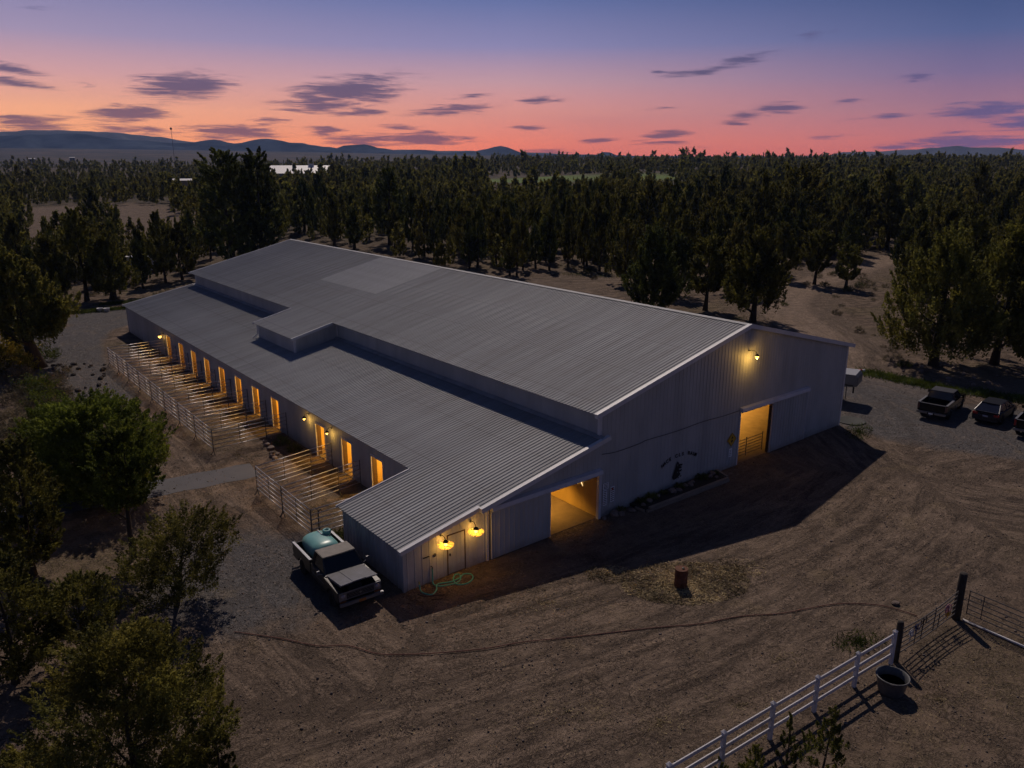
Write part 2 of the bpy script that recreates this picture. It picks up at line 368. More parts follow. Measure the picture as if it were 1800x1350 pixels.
def build_ground():
    def axis(lo, hi, step, far):
        a = list(np.arange(lo, hi, step)); s = step; x = a[-1]
        while x < far: s *= 1.16; x += s; a.append(x)
        s = step; x = lo; pre = []
        while x > -far: s *= 1.16; x -= s; pre.append(x)
        return np.array(pre[::-1]+a)
    xs = axis(-32, 118, .75, 7500); ys = axis(-32, 118, .75, 7500)
    X, Y = np.meshgrid(xs, ys); Z = zt(X, Y)
    near = ss(260, 60, np.hypot(X-10, Y-20))
    d1, s1, a1 = poly_dist(X, Y, YARD); d2, s2, a2 = poly_dist(X, Y, LANE); d3, s3, a3 = poly_dist(X, Y, YARD2); d4, s4, a4 = poly_dist(X, Y, LANE2)
    # shallow unevenness away from the barn
    inb = ((X > -2) & (X < 38) & (Y > -1.5) & (Y < 68)).astype(float)
    dbx = np.maximum(np.maximum(-1.5-X, X-37.5), 0); dby = np.maximum(np.maximum(-1-Y, Y-67.5), 0); db = np.hypot(dbx, dby)
    dpath = poly_dist(X, Y, smooth_line([(-42, 25.5), (-25, 22), (-15, 20.3), (-9.6, 19.5), (-4.5, 18.7), (0.1, 18.1)]))[0]
    Z = Z + near*ss(1, 8, db)*ss(2, 5, dpath)*((vnoise(X/6, Y/6, 9)-.5)*.06)*ss(3, 7, np.abs(Y+16)+0*X)
    V = np.stack([X, Y, Z], -1).reshape(-1, 3); ny, nx = X.shape
    i = np.arange(ny*nx).reshape(ny, nx); F = np.stack([i[:-1, :-1], i[:-1, 1:], i[1:, 1:], i[1:, :-1]], -1).reshape(-1, 4)
    road = M_GROUND = ground_mat()
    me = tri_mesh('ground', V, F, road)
    sg = np.where(d1 < np.minimum(d2, d3), s1, np.where(d2 < d3, s2, s3)); ar = np.where(d1 < np.minimum(d2, d3), a1, np.where(d2 < d3, a2+300, a3+600))
    gravel = np.maximum(ss(4.2, 2.0, d2)*ss(120, 100, a2)*ss(38, 46, a2), ss(3.5, 2., d4))
    gravel = np.maximum(gravel, ss(7.5, 5, poly_dist(X, Y, PARKROW)[0])*.8)
    gx, gy = G(420, 1010)[:2]; gravel = np.maximum(gravel, ss(5.5, 2, np.hypot((X-gx)*.9, (Y-gy)*.7))*.9)
    gravel = np.maximum(gravel, ss(6, 3, np.hypot(X-4, (Y-77)*.8)))
    worn = np.maximum.reduce([ss(9, 4, d1), ss(4.5, 2, d2), ss(5, 2.5, d3), ss(4, 2.5, d4)])
    # open dirt clearings
    rr = np.hypot(X-CAM[0], Y-CAM[1])
    for (cx, cy, rx, ry) in [(97, 39, 10, 5), (40, 260, 30, 70), (18, 205, 16, 30), (50, 215, 18, 40), (70, 62, 10, 8)]:
        worn = np.maximum(worn, ss(1.15, .8, np.hypot((X-cx)/rx, (Y-cy)/ry)))
    yard = ss(3, 0, poly_dist(X, Y, [G(-200, 1500), G(600, 1500), G(1000, 1250), G(1500, 1080), G(1900, 1000), (60, -30), (60, 0), (50, 6), (38, 2)])[0]) * 0
    inyard = ((Y < 1) & (X > -9) & (X < 60)).astype(float)
    worn = np.maximum(worn, inyard*.50*ss(-24, -14, Y))
    grass = ss(.62, .74, vnoise(X/5, Y/5, 21))*(1-worn)
    golf = np.zeros_like(X)
    for p, rx, ry in [(P3(930, 318), 60, 50), (P3(1010, 322), 45, 40), (P3(1150, 322), 60, 45)]:
        golf = np.maximum(golf, ss(1.1, .85, np.hypot((X-p[0])/rx, (Y-p[1])/ry)))
    ca = me.color_attributes.new('mask', 'FLOAT_COLOR', 'POINT')
    C = np.stack([gravel, worn, grass, golf], -1).reshape(-1, 4).astype(np.float32); ca.data.foreach_set('color', C.ravel())
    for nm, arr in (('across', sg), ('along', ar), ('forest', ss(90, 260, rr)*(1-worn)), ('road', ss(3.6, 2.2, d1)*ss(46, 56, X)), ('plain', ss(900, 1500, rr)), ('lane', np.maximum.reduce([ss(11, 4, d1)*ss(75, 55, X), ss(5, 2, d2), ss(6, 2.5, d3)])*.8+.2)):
        at = me.attributes.new(nm, 'FLOAT', 'POINT'); at.data.foreach_set('value', arr.ravel().astype(np.float32))
    me.polygons.foreach_set('use_smooth', np.ones(len(F), bool))
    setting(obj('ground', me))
def ground_mat():
    m = bpy.data.materials.new('dry_dirt_ground'); m.use_nodes = True; w = NT(m.node_tree)
    out = w.n('ShaderNodeOutputMaterial'); b = w.n('ShaderNodeBsdfPrincipled'); b.inputs['Roughness'].default_value = .95; b.inputs['Specular IOR Level'].default_value = .15
    tc = w.n('ShaderNodeTexCoord'); ob = tc.outputs['Object']
    at = w.n('ShaderNodeAttribute', attribute_name='mask'); sp = w.n('ShaderNodeSeparateColor'); w.link(at.outputs['Color'], sp.inputs[0])
    gravel, worn, grass = sp.outputs[0], sp.outputs[1], sp.outputs[2]; golf = at.outputs['Alpha']
    ac = w.n('ShaderNodeAttribute', attribute_name='across').outputs['Fac']; al = w.n('ShaderNodeAttribute', attribute_name='along').outputs['Fac']
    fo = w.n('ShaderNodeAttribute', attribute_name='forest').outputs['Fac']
    ln = w.n('ShaderNodeAttribute', attribute_name='lane').outputs['Fac']
    def nz(scale, detail=5., rough=.6, vec=ob, dist=0.):
        n = w.n('ShaderNodeTexNoise', i_Scale=scale, i_Detail=detail, i_Roughness=rough, i_Distortion=dist); w.link(vec, n.inputs['Vector']); return n.outputs['Fac']
    def mr(f, a, b2): return w.n('ShaderNodeMapRange', i_0=f, i_1=a, i_2=b2).outputs[0]
    big = nz(.12); mid = nz(.9, 6.); fine = nz(7., 6., .7); grit = nz(30., 3., .7)
    sv = w.n('ShaderNodeCombineXYZ', i_0=w.m('MULTIPLY', ac, 1.1), i_1=w.m('MULTIPLY', al, .17)); streak = nz(1., 8., .7, sv.outputs[0], 1.2)
    sv2 = w.n('ShaderNodeCombineXYZ', i_0=w.m('MULTIPLY', ac, 5.5), i_1=w.m('MULTIPLY', al, 1.1)); streak2 = nz(1., 6., .7, sv2.outputs[0], 1.6)
    c = w.mix(mr(big, .35, .65), (0.177, 0.124, 0.088), (0.226, 0.163, 0.120))
    c = w.mix(w.m('MULTIPLY', mr(mid, .42, .60), .75), c, (0.099, 0.074, 0.054))
    stk = w.m('ADD', w.m('MULTIPLY', streak, ln), w.m('MULTIPLY', w.m('SUBTRACT', 1., ln), mid)); tanc = w.mix(mr(stk, .40, .60), (0.107, 0.079, 0.060), (0.265, 0.195, 0.145))
    edge = w.m('ADD', worn, w.m('MULTIPLY', w.m('SUBTRACT', mid, .5), .9), clamp=True)
    c = w.mix(mr(edge, .25, .7), c, tanc)
    grc = w.mix(mr(mid, .4, .6), (0.110, 0.105, 0.108), (0.165, 0.156, 0.157))
    ge = w.m('ADD', gravel, w.m('MULTIPLY', w.m('SUBTRACT', nz(.5, 4.), .5), 1.1), clamp=True)
    c = w.mix(mr(ge, .3, .75), c, grc)
    c = w.mix(w.m('MULTIPLY', w.m('MULTIPLY', mr(streak2, .5, .68), ln), .34), c, (0.104, 0.079, 0.063))
    c = w.mix(w.m('MULTIPLY', w.m('MULTIPLY', mr(streak2, .46, .32), ln), .26), c, (0.417, 0.320, 0.246))
    wob = w.m('MULTIPLY', w.m('SUBTRACT', nz(.16, 2.), .5), 5.)
    acw = w.m('ADD', ac, wob); rut = None
    for off in (-4.6, -3.0, -1.1, .5, 2.2, 3.8, 6.1, 7.7):
        d_ = w.m('ABSOLUTE', w.m('SUBTRACT', acw, off)); r_ = mr(d_, .20, .07); rut = r_ if rut is None else w.m('MAXIMUM', rut, r_)
    rutm = w.m('MULTIPLY', w.m('MULTIPLY', rut, ln), mr(nz(.25, 3.), .42, .6))
    c = w.mix(w.m('MULTIPLY', rutm, .30), c, (0.276, 0.205, 0.155))
    # scattered dry straw tint and green patches
    c = w.mix(w.m('MULTIPLY', w.m('MULTIPLY', grass, mr(fine, .42, .6)), .6), c, (0.168, 0.139, 0.066))
    c = w.mix(w.m('MULTIPLY', mr(nz(.35, 5., .7), .57, .68), .30), c, (0.301, 0.223, 0.127))
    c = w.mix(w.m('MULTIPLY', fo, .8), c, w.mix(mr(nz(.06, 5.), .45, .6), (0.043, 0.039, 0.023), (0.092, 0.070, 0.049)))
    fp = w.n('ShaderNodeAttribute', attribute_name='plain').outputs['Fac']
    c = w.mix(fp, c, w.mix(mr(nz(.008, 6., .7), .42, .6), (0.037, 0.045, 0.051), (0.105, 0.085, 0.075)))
    c = w.mix(golf, c, (0.142, 0.213, 0.050))
    sq = nz(3.2, 3., .5, ob, 2.2); sqm = w.m('MULTIPLY', mr(w.m('ABSOLUTE', w.m('SUBTRACT', sq, .5)), .045, .01), mr(mid, .36, .56))
    c = w.mix(w.m('MULTIPLY', sqm, .38), c, (0.059, 0.043, 0.032))
    c = w.mix(w.m('MULTIPLY', mr(sq, .60, .68), .30), c, (0.331, 0.246, 0.176))
    rl = w.n('ShaderNodeAttribute', attribute_name='road').outputs['Fac']; c = w.mix(w.m('MULTIPLY', rl, .85), c, w.mix(mr(stk, .4, .6), (0.219, 0.162, 0.121), (0.400, 0.294, 0.222)))
    # speckle: pebbles, hoof marks, droppings
    vo = w.n('ShaderNodeTexVoronoi', i_Scale=2.6, feature='F1'); w.link(ob, vo.inputs['Vector'])
    vn = w.m('ADD', vo.outputs['Distance'], w.m('MULTIPLY', w.m('SUBTRACT', fine, .5), .5))
    c = w.mix(w.m('MULTIPLY', w.m('MULTIPLY', mr(vn, .20, .10), mr(mid, .42, .60)), .75), c, (0.063, 0.049, 0.038))
    c = w.mix(w.m('MULTIPLY', mr(fine, .55, .75), .38), c, (0.083, 0.065, 0.051)); c = w.mix(w.m('MULTIPLY', mr(fine, .42, .28), .30), c, (0.459, 0.353, 0.271))
    c = w.mix(w.m('MULTIPLY', mr(grit, .60, .70), .35), c, (0.477, 0.380, 0.294))
    w.link(c, b.inputs['Base Color'])
    h = w.m('ADD', w.m('MULTIPLY', w.m('MULTIPLY', streak2, ln), .55), w.m('ADD', w.m('MULTIPLY', fine, .7), w.m('MULTIPLY', mid, .9)))
    h = w.m('ADD', h, w.m('ADD', w.m('MULTIPLY', rutm, -.5), w.m('MULTIPLY', sqm, -.45))); h = w.m('ADD', h, w.m('MULTIPLY', mr(vn, .25, .05), -.35)); h = w.m('ADD', h, w.m('MULTIPLY', grit, .25))
    bp = w.n('ShaderNodeBump', i_Strength=1., i_Distance=.12); w.link(h, bp.inputs['Height']); w.link(bp.outputs[0], b.inputs['Normal'])
    w.link(b.outputs[0], out.inputs[0]); return m
build_ground()

def strip(name, center, width, z, m, closed=False):
    P = [np.array(p[:2]) for p in center]; V = []
    for i, p in enumerate(P):
        d = P[min(i+1, len(P)-1)]-P[max(i-1, 0)]; d = d/np.linalg.norm(d); n = np.array([-d[1], d[0]])
        ww = width*(1+.06*math.sin(i*1.7))
        for s in (-.5, .5):
            q = p+n*ww*s; V.append((q[0], q[1], float(zt(q[0], q[1]))+z))
    F = [(2*i, 2*i+1, 2*i+3, 2*i+2) for i in range(len(P)-1)]
    me = bpy.data.meshes.new(name); me.from_pydata(V, [], F); me.materials.append(m); return setting(obj(name, me))
M_PATH = mat('dark_compacted_gravel', (.118, .113, .122), .95, 0, .18, .8, .35, 30)
strip('gravel_path', smooth_line([(-42, 25.5), (-25, 22), (-15, 20.3), (-9.6, 19.5), (-4.5, 18.7), (0.1, 18.1)]), 2.5, .012, M_PATH)

# distant mountains: silhouette ridges standing several kilometres away
def mountains(name, prof, r0, depth, colr, seed):
    us = np.arange(-500, 2400, 12); vs = np.interp(us, [p[0] for p in prof], [p[1] for p in prof])
    nr = 24; V = []; N = len(us)
    for j in range(nr):
        t = j/(nr-1)
        for u, v in zip(us, vs):
            d = ray(u, v); hd = math.hypot(d[0], d[1]); el = d[2]/hd
            top = CAM[2]+r0*el + (vnoise(np.array(u/26.), np.array(.5), seed)-.5)*9+(vnoise(np.array(u/9.), np.array(.5), seed)-.5)*5
            base = 8.
            k = t if t <= .6 else 1-(t-.6)/.4*.5
            kk = (t/.6)**1.25 if t <= .6 else 1-.6*(t-.6)/.4
            rr = r0 - depth*(.6-t)
            wob = (vnoise(np.array(u/24.+t*2.5), np.array(t*5.), seed+1)-.5)*.42*math.sin(PI*min(t/.6, 1))
            z = base+(top-base)*max(0, kk+wob)
            if abs(t-.6) < .024: z = top
            z = min(z, top)
            V.append((CAM[0]+d[0]/hd*rr, CAM[1]+d[1]/hd*rr, float(z)))
    F = [(j*N+i, j*N+i+1, (j+1)*N+i+1, (j+1)*N+i) for j in range(nr-1) for i in range(N-1)]
    me = tri_mesh(name, V, F, colr); me.polygons.foreach_set('use_smooth', np.ones(len(F), bool)); return setting(obj(name, me))
M_MTN = mat('hazed_sagebrush_mountain', (.10, .125, .165), 1., 0, .5, .007, spec=0)  # bluish tone paints distance haze into the slopes
M_MTN2 = mat('far_mountain', (.18, .19, .22), 1., 0, .35, .005, spec=0)  # pale blue-grey base also carries painted haze
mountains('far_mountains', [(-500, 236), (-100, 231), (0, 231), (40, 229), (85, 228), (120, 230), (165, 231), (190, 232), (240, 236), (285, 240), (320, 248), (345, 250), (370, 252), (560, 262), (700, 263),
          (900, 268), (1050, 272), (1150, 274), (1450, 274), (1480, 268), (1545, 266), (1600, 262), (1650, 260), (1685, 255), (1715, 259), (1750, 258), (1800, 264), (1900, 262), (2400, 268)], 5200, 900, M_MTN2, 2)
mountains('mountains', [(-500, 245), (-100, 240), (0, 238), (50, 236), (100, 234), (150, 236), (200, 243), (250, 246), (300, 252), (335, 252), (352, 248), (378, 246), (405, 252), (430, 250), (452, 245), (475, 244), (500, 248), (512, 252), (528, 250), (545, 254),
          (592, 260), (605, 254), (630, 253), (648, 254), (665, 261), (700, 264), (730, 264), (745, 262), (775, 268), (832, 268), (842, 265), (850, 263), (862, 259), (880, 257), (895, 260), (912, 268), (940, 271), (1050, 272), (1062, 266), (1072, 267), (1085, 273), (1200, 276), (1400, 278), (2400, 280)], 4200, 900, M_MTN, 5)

# ================================================================== BARN
XS, XM, XR, XW = 4.23, 11.96, 24.16, 36.36     # lean-to wall, main left wall, ridge, main right wall
YD, YL = 5.77, 66.45
SLM = .2413; SLL = .2066
zm = lambda x: 6.05 + SLM*(x-XM) if x <= XR else 6.05 + SLM*(2*XR-XM-x)
zl = lambda x: 2.15 + SLL*x
barn = thing('barn', 'huge grey metal horse barn with ribbed gable roof, long lean-to and glowing stall doors', 'barn')

def roof_panel_mesh(name, x0, x1, zf, width=1.0, nr=4, m=M_ROOF, up=0.0):
    """one ribbed sheet: ribs run up the slope, sheet spans 'width' along y; origin at (0,0,0) y local"""
    prof = [(0, .0)]
    p = width/nr
    for k in range(nr):
        y = (k+.5)*p; prof += [(y-.055, 0), (y-.03, .034), (y+.03, .034), (y+.055, 0)]
    prof += [(width, 0.)]
    V = []; 
    for x in (x0, x1):
        for (y, h) in prof: V.append((x, y, zf(x)+h+up))
    n = len(prof); F = [(i, i+1, n+i+1, n+i) for i in range(n-1)]
    # thin front lip at the eave so that the sheet has an edge
    k = len(V); V += [(x0, y, zf(x0)-.03+up) for (y, h) in (prof[0], prof[-1])]; F.append((0, k, k+1, n-1))
    me = bpy.data.meshes.new(name); me.from_pydata(V, [], F); me.materials.append(m); return me
Y0 = -.19
rp_main = roof_panel_mesh('roof_panel', 11.49, XR, zm)
rp_bump = roof_panel_mesh('roof_panel', 7.98, XR, zm)
rp_low = roof_panel_mesh('roof_panel', 11.49, 17.1, zm)
rp_up = roof_panel_mesh('roof_panel', 17.1, XR, zm, m=M_ROOF_PALE, up=.004)
rp_right = roof_panel_mesh('roof_panel', 36.83, XR, zm)
rp_lean = roof_panel_mesh('roof_panel', 3.98, XM-.02, zl)
rp_shed = roof_panel_mesh('roof_panel', -.24, XM-.02, zl)
rp_slim = roof_panel_mesh('roof_panel', 3.98, XM-.02, zl, .22, 1)
for i in range(67):
    y = Y0+i
    if 30 <= i < 38:
        obj('roof_panel', rp_bump, barn, (0, y, 0))
    elif 33 <= i < 44 or 38 <= i < 44:
        obj('roof_panel', rp_low, barn, (0, y, 0)); o = obj('roof_panel', rp_up, barn, (0, y, 0)); o['label'] = 'paler newer roof sheet'
    else: obj('roof_panel', rp_main, barn, (0, y, 0))
    if 33 <= i < 38:
        pass
    obj('roof_panel', rp_right, barn, (0, y, 0))
    obj('roof_panel', rp_shed if i < 6 else rp_lean, barn, (0, y, 0))
obj('roof_panel', rp_slim, barn, (0, Y0-.22, 0))
# pale sheets over the projecting bay's upper part
me = roof_panel_mesh('roof_panel', 17.1, XR-.01, zm, m=M_ROOF_PALE, up=.006)
for i in range(33, 38):
    o = obj('roof_panel', me, barn, (0, Y0+i, 0)); o['label'] = 'paler newer roof sheet'
def beam(mb, a, b, w, h, sag=0):
    """rectangular bar from a to b, w wide (horizontal), h tall, top at the line"""
    a = Vector(a); b = Vector(b); d = (b-a).normalized(); s = Vector((d.y, -d.x, 0)).normalized()*w/2; u = d.cross(s).normalized(); 
    if u.z < 0: u = -u
    vs = []
    for p in (a, b): vs += [p-s-u*h, p+s-u*h, p+s, p-s]
    mb.add(vs, [(0, 1, 2, 3), (7, 6, 5, 4), (0, 4, 5, 1), (1, 5, 6, 2), (2, 6, 7, 3), (3, 7, 4, 0)])
yf = Y0-.015
def trim(name, a, b, w, h, m=M_TRIM): mb = MB(); beam(mb, a, b, w, h); return mb.build(name, m, barn)
trim('rake_trim', (11.42, yf+.03, zm(11.42)+.07), (XR, yf+.03, zm(XR)+.07), .24, .26)
trim('rake_trim', (XR+.003, yf, zm(XR)+.072), (36.9, yf, zm(36.9)+.072), .10, .26)
trim('rake_trim', (11.42, Y0+67.05, zm(11.42)+.07), (XR, Y0+67.05, zm(XR)+.07), .10, .22)
trim('rake_trim', (-.30, yf+.03, zl(-.30)+.07), (4.02, yf+.03, zl(4.02)+.07), .22, .20)
trim('rake_trim', (3.93, yf-.19, zl(3.93)+.072), (12.25, yf-.19, zl(12.25)+.072), .22, .24)
trim('rake_trim', (7.92, 29.76, zm(7.92)+.07), (11.44, 29.76, zm(11.44)+.07), .08, .20)
trim('rake_trim', (7.92, 37.86, zm(7.92)+.07), (11.44, 37.86, zm(11.44)+.07), .08, .20)
trim('rake_trim', (3.93, Y0+67.05, zl(3.93)+.07), (11.9, Y0+67.05, zl(11.9)+.07), .10, .2)
trim('rake_trim', (-.30, Y0+6.04, zl(-.3)+.06), (3.93, Y0+6.04, zl(3.93)+.06), .07, .12)
mb = MB(); mb.add([(XR-.22, Y0-.02, zm(XR-.22)+.06), (XR, Y0-.02, zm(XR)+.075), (XR+.22, Y0-.02, zm(XR+.22)+.06), (XR-.22, 66.83, zm(XR-.22)+.06), (XR, 66.83, zm(XR)+.075), (XR+.22, 66.83, zm(XR+.22)+.06)], [(0, 1, 4, 3), (1, 2, 5, 4)])
mb.build('ridge_cap', M_ROOF_PALE, barn)
# flashing strip where the lean-to roof meets the wall
mb = MB(); mb.add([(XM-.32, Y0-.2, zl(XM-.32)+.052), (XM-.03, Y0-.2, zl(XM-.03)+.12), (XM-.32, 66.8, zl(XM-.32)+.052), (XM-.03, 66.8, zl(XM-.03)+.12)], [(0, 1, 3, 2)]); mb.build('flashing', M_ROOF, barn)

def wall_panel(axis, c, a0, a1, zb, ztop, out=-1, nr=3, depth=.022, m=M_WALL, name='wall_panel'):
    """one ribbed siding sheet on plane axis=c from a0..a1; zb number, ztop function of a"""
    n = max(1, nr); p = (a1-a0)/n; prof = [(a0, 0)]
    for k in range(n):
        s = a0+(k+.5)*p; prof += [(s-.03, 0), (s-.015, depth), (s+.015, depth), (s+.03, 0)]
    prof += [(a1, 0)]
    V = []
    for lv in (0, 1):
        for (a, h) in prof:
            z = zb if lv == 0 else ztop(a); q = c+out*h
            V.append((q, a, z) if axis == 'x' else (a, q, z))
    k = len(prof); F = [(i, i+1, k+i+1, k+i) for i in range(k-1)]
    me = bpy.data.meshes.new(name); me.from_pydata(V, [], F); me.materials.append(m); return obj(name, me, barn)
def wall(axis, c, a0, a1, ztop, zb=0., out=-1, w=.914, holes=(), nr=3, m=M_WALL, name='wall_panel', depth=.011):
    """siding in sheets with openings holes=[(h0,h1,z0,z1)]"""
    cuts = sorted(set([a0, a1]+[h for H in holes for h in H[:2]])); xs = []
    for u, v in zip(cuts[:-1], cuts[1:]):
        n = max(1, round((v-u)/w)); xs += [u+(v-u)*i/n for i in range(n)]
    xs.append(a1)
    for u, v in zip(xs[:-1], xs[1:]):
        k = max(1, round(nr*(v-u)/w)); mid = (u+v)/2; hs = [H for H in holes if H[0]-.01 < mid < H[1]+.01]
        if hs:
            H = hs[0]
            if H[2] > zb+.01: wall_panel(axis, c, u, v, zb, lambda a: H[2], out, k, depth, m, name)
            wall_panel(axis, c, u, v, H[3], ztop, out, k, depth, m, name)
        else: wall_panel(axis, c, u, v, zb, ztop, out, k, depth, m, name)
# front gable of the main barn
D2 = (24.18, 27.5); D1 = (8.44, 11.85)
wall('y', 0, XM+.07, XW, lambda a: zm(a)-.02, holes=[(D2[0], D2[1], 0, 3.52)])
wall('y', 0, 4.72, XM+.07, lambda a: zl(min(a, XM))-.02, holes=[(D1[0], D1[1], 0, 2.62)])
# shed front (boards) with a plank door, shed side
wall('y', .0, .0, 4.62, lambda a: zl(a)-.02, holes=[(2.33, 3.29, 0, 2.02)], w=.42, nr=1, m=M_SHED, name='wall_board', depth=.014)
wall('x', 0, 0, YD, lambda a: zl(0)-.02, w=.62, nr=2, m=M_SHED, name='wall_board', depth=.03)
wall('y', YD, .0, XS, lambda a: zl(a)-.02, out=1, m=M_SHED)
# upper main left wall above the lean-to, with the projecting bay
TOPM = lambda a: zm(XM)-.04
for (a, b) in ((0, 30.1), (37.5, YL)): wall('x', XM, a, b, TOPM, zb=zl(XM)-.3)
wall('x', 8.3, 30.1, 37.5, lambda a: zm(8.3)-.04, zb=zl(8.3)-.25)
wall('y', 30.1, 8.3, XM, lambda a: zm(a)-.03, zb=3.7)
wall('y', 37.5, 8.3, XM, lambda a: zm(a)-.03, zb=3.7, out=1)
# right and rear walls
wall('x', XW, 0, YL, lambda a: zm(XW)-.04, out=1, w=1.83, nr=6)
wall('y', YL, XS, XM, lambda a: zl(a)-.04, out=1, w=1.83, nr=6); wall('y', YL, XM, XW, lambda a: zm(a)-.04, out=1, w=1.83, nr=6)
# corner trims
def post(name, x0, x1, y0, y1, z0, z1, m=M_TRIM): return MB().box(x0, x1, y0, y1, z0, z1).build(name, m, barn)
post('corner_trim', XM-.09, XM+.07, -.045, .12, zl(XM)+.1, zm(XM)-.12)
post('corner_trim', XW-.10, XW+.05, -.045, .12, .0, zm(XW)-.12)
post('corner_trim', 8.24, 8.40, 30.03, 30.16, zl(8.3)+.05, zm(8.3)-.06)
post('corner_trim', 8.25, 8.40, 37.43, 37.56, zl(8.3)+.05, zm(8.3)-.06)
post('corner_trim', XM-.08, XM+.03, 29.93, 30.07, zl(XM), zm(XM)-.08)
post('corner_trim', -.05, .10, -.045, .1, 0, zl(0)-.1, M_SHED)
post('corner_trim', 4.52, 4.64, -.06, .1, 0, zl(4.5)-.06)
post('corner_trim', XS-.05, XS+.08, YL-.1, YL+.05, 0, zl(XS)-.06, M_WALL)
post('base_trim', XM+.1, D2[0]-.1, -.05, -.02, 0, .10, M_WALL)
# -------- sliding doors and tracks
def sliding(x0, x1, z1, y=-.13):
    mb = MB(); n = round((x1-x0)/.3); p = (x1-x0)/n
    mb.box(x0, x1, y, y+.05, .06, z1)
    for k in range(n): mb.box(x0+(k+.5)*p-.02, x0+(k+.5)*p+.02, y-.018, y, .07, z1-.01)
    d = mb.build('sliding_door', M_WALL, barn)
    fr = MB(); fr.box(x0-.03, x0, y-.025, y+.052, .06, z1); fr.box(x1, x1+.03, y-.025, y+.052, .06, z1); fr.build('edge_frame', M_TRACK, d); return d
sliding(4.78, 8.44, 2.60); sliding(27.5, 31.5, 3.55)
def track(x0, x1, z):
    mb = MB(); mb.prism([(-.02, z), (-.26, z), (-.28, z+.05), (-.24, z+.24), (-.02, z+.30)], x0, x1, 'yz'); mb.build('door_track', M_TRACK, barn)
track(4.75, 12.02, 2.56); track(24.05, 31.58, 3.50)
post('door_post', 11.85, 12.04, -.16, .02, 0, 2.62); post('door_jamb', D2[0]-.12, D2[0], -.06, .10, 0, 3.5); post('door_jamb', D2[1], D2[1]+.05, .0, .16, 0, 3.5, M_JAMB)
post('door_jamb', D1[0]-.05, D1[0], .0, .16, 0, 2.6, M_JAMB)
# person door in the shed front
pd = MB().box(2.35, 3.27, -.012, .03, .05, 1.99)
for k in range(3): pd.box(2.35+.23*(k+1)-.008, 2.35+.23*(k+1)+.008, -.020, -.013, .06, 1.98)
pd = pd.build('plank_door', M_SHED, barn)
fr = MB(); fr.box(2.30, 2.35, -.03, .03, 0, 2.04); fr.box(3.27, 3.32, -.03, .03, 0, 2.04); fr.box(2.35, 3.27, -.028, .03, 1.99, 2.04); fr.build('door_frame', M_JAMB, barn)
MB().box(2.42, 2.46, -.07, -.02, .98, 1.10).build('handle', M_BLACK, pd)
# -------- lean-to side wall with stall doors
doorsA = [51.1, 47.1, 43.45, 39.9, 36.15, 32.4, 28.8, 25.15]; doorsB = [17.85, 14.2, 10.5]
stall = [(d-1.27, d, .05, 2.24) for d in doorsA+doorsB]
wall('x', XS, YD, YL, lambda a: zl(XS)-.03, holes=stall, w=.914)
amber_lights = []
for d in doorsA+doorsB:
    y0, y1 = d-1.27, d
    f = MB(); f.box(XS-.05, XS+.03, y1, y1+.10, 0, 2.33); f.box(XS-.05, XS+.03, y0-.10, y0, 0, 2.33); f.box(XS-.052, XS+.03, y0, y1, 2.24, 2.335)
    fo = f.build('door_frame', M_TRIM, barn)
    j = MB(); j.box(XS+.03, XS+.30, y1-.02, y1+.06, .02, 2.24); j.box(XS+.03, XS+.30, y0-.06, y0+.02, .02, 2.24); j.box(XS+.03, XS+.30, y0+.02, y1-.02, 2.20, 2.3); j.build('door_jamb', M_JAMB, fo)
# interior of the stalls: partitions, back wall, floor
bd = [53.2, 49.2, 45.4, 41.7, 38.0, 34.2, 30.5, 26.8, 22.9, 19.0, 15.35, 11.6, 8.0]
for y in bd: MB().box(XS+.3, 8.0, y-.04, y+.04, .03, 2.9).build('stall_partition', M_WOODIN, barn)
MB().box(8.0, 8.1, 5.9, YL-.2, .03, 3.6).build('stall_back_wall', M_WOODIN, barn)
MB().box(XS+.02, XM, 5.9, YL-.1, .010, .022).build('barn_floor', M_FLOOR, barn)
MB().box(4.7, XM, .02, 5.9, .010, .022).build('barn_floor', M_FLOOR, barn)
MB().box(XM+.12, XW-.05, .02, YL-.1, .010, .022).build('barn_floor', M_FLOOR, barn)
MB().box(XM, XM+.1, .15, YL-.1, .03, 4.3).build('aisle_wall', M_WOODIN, barn)
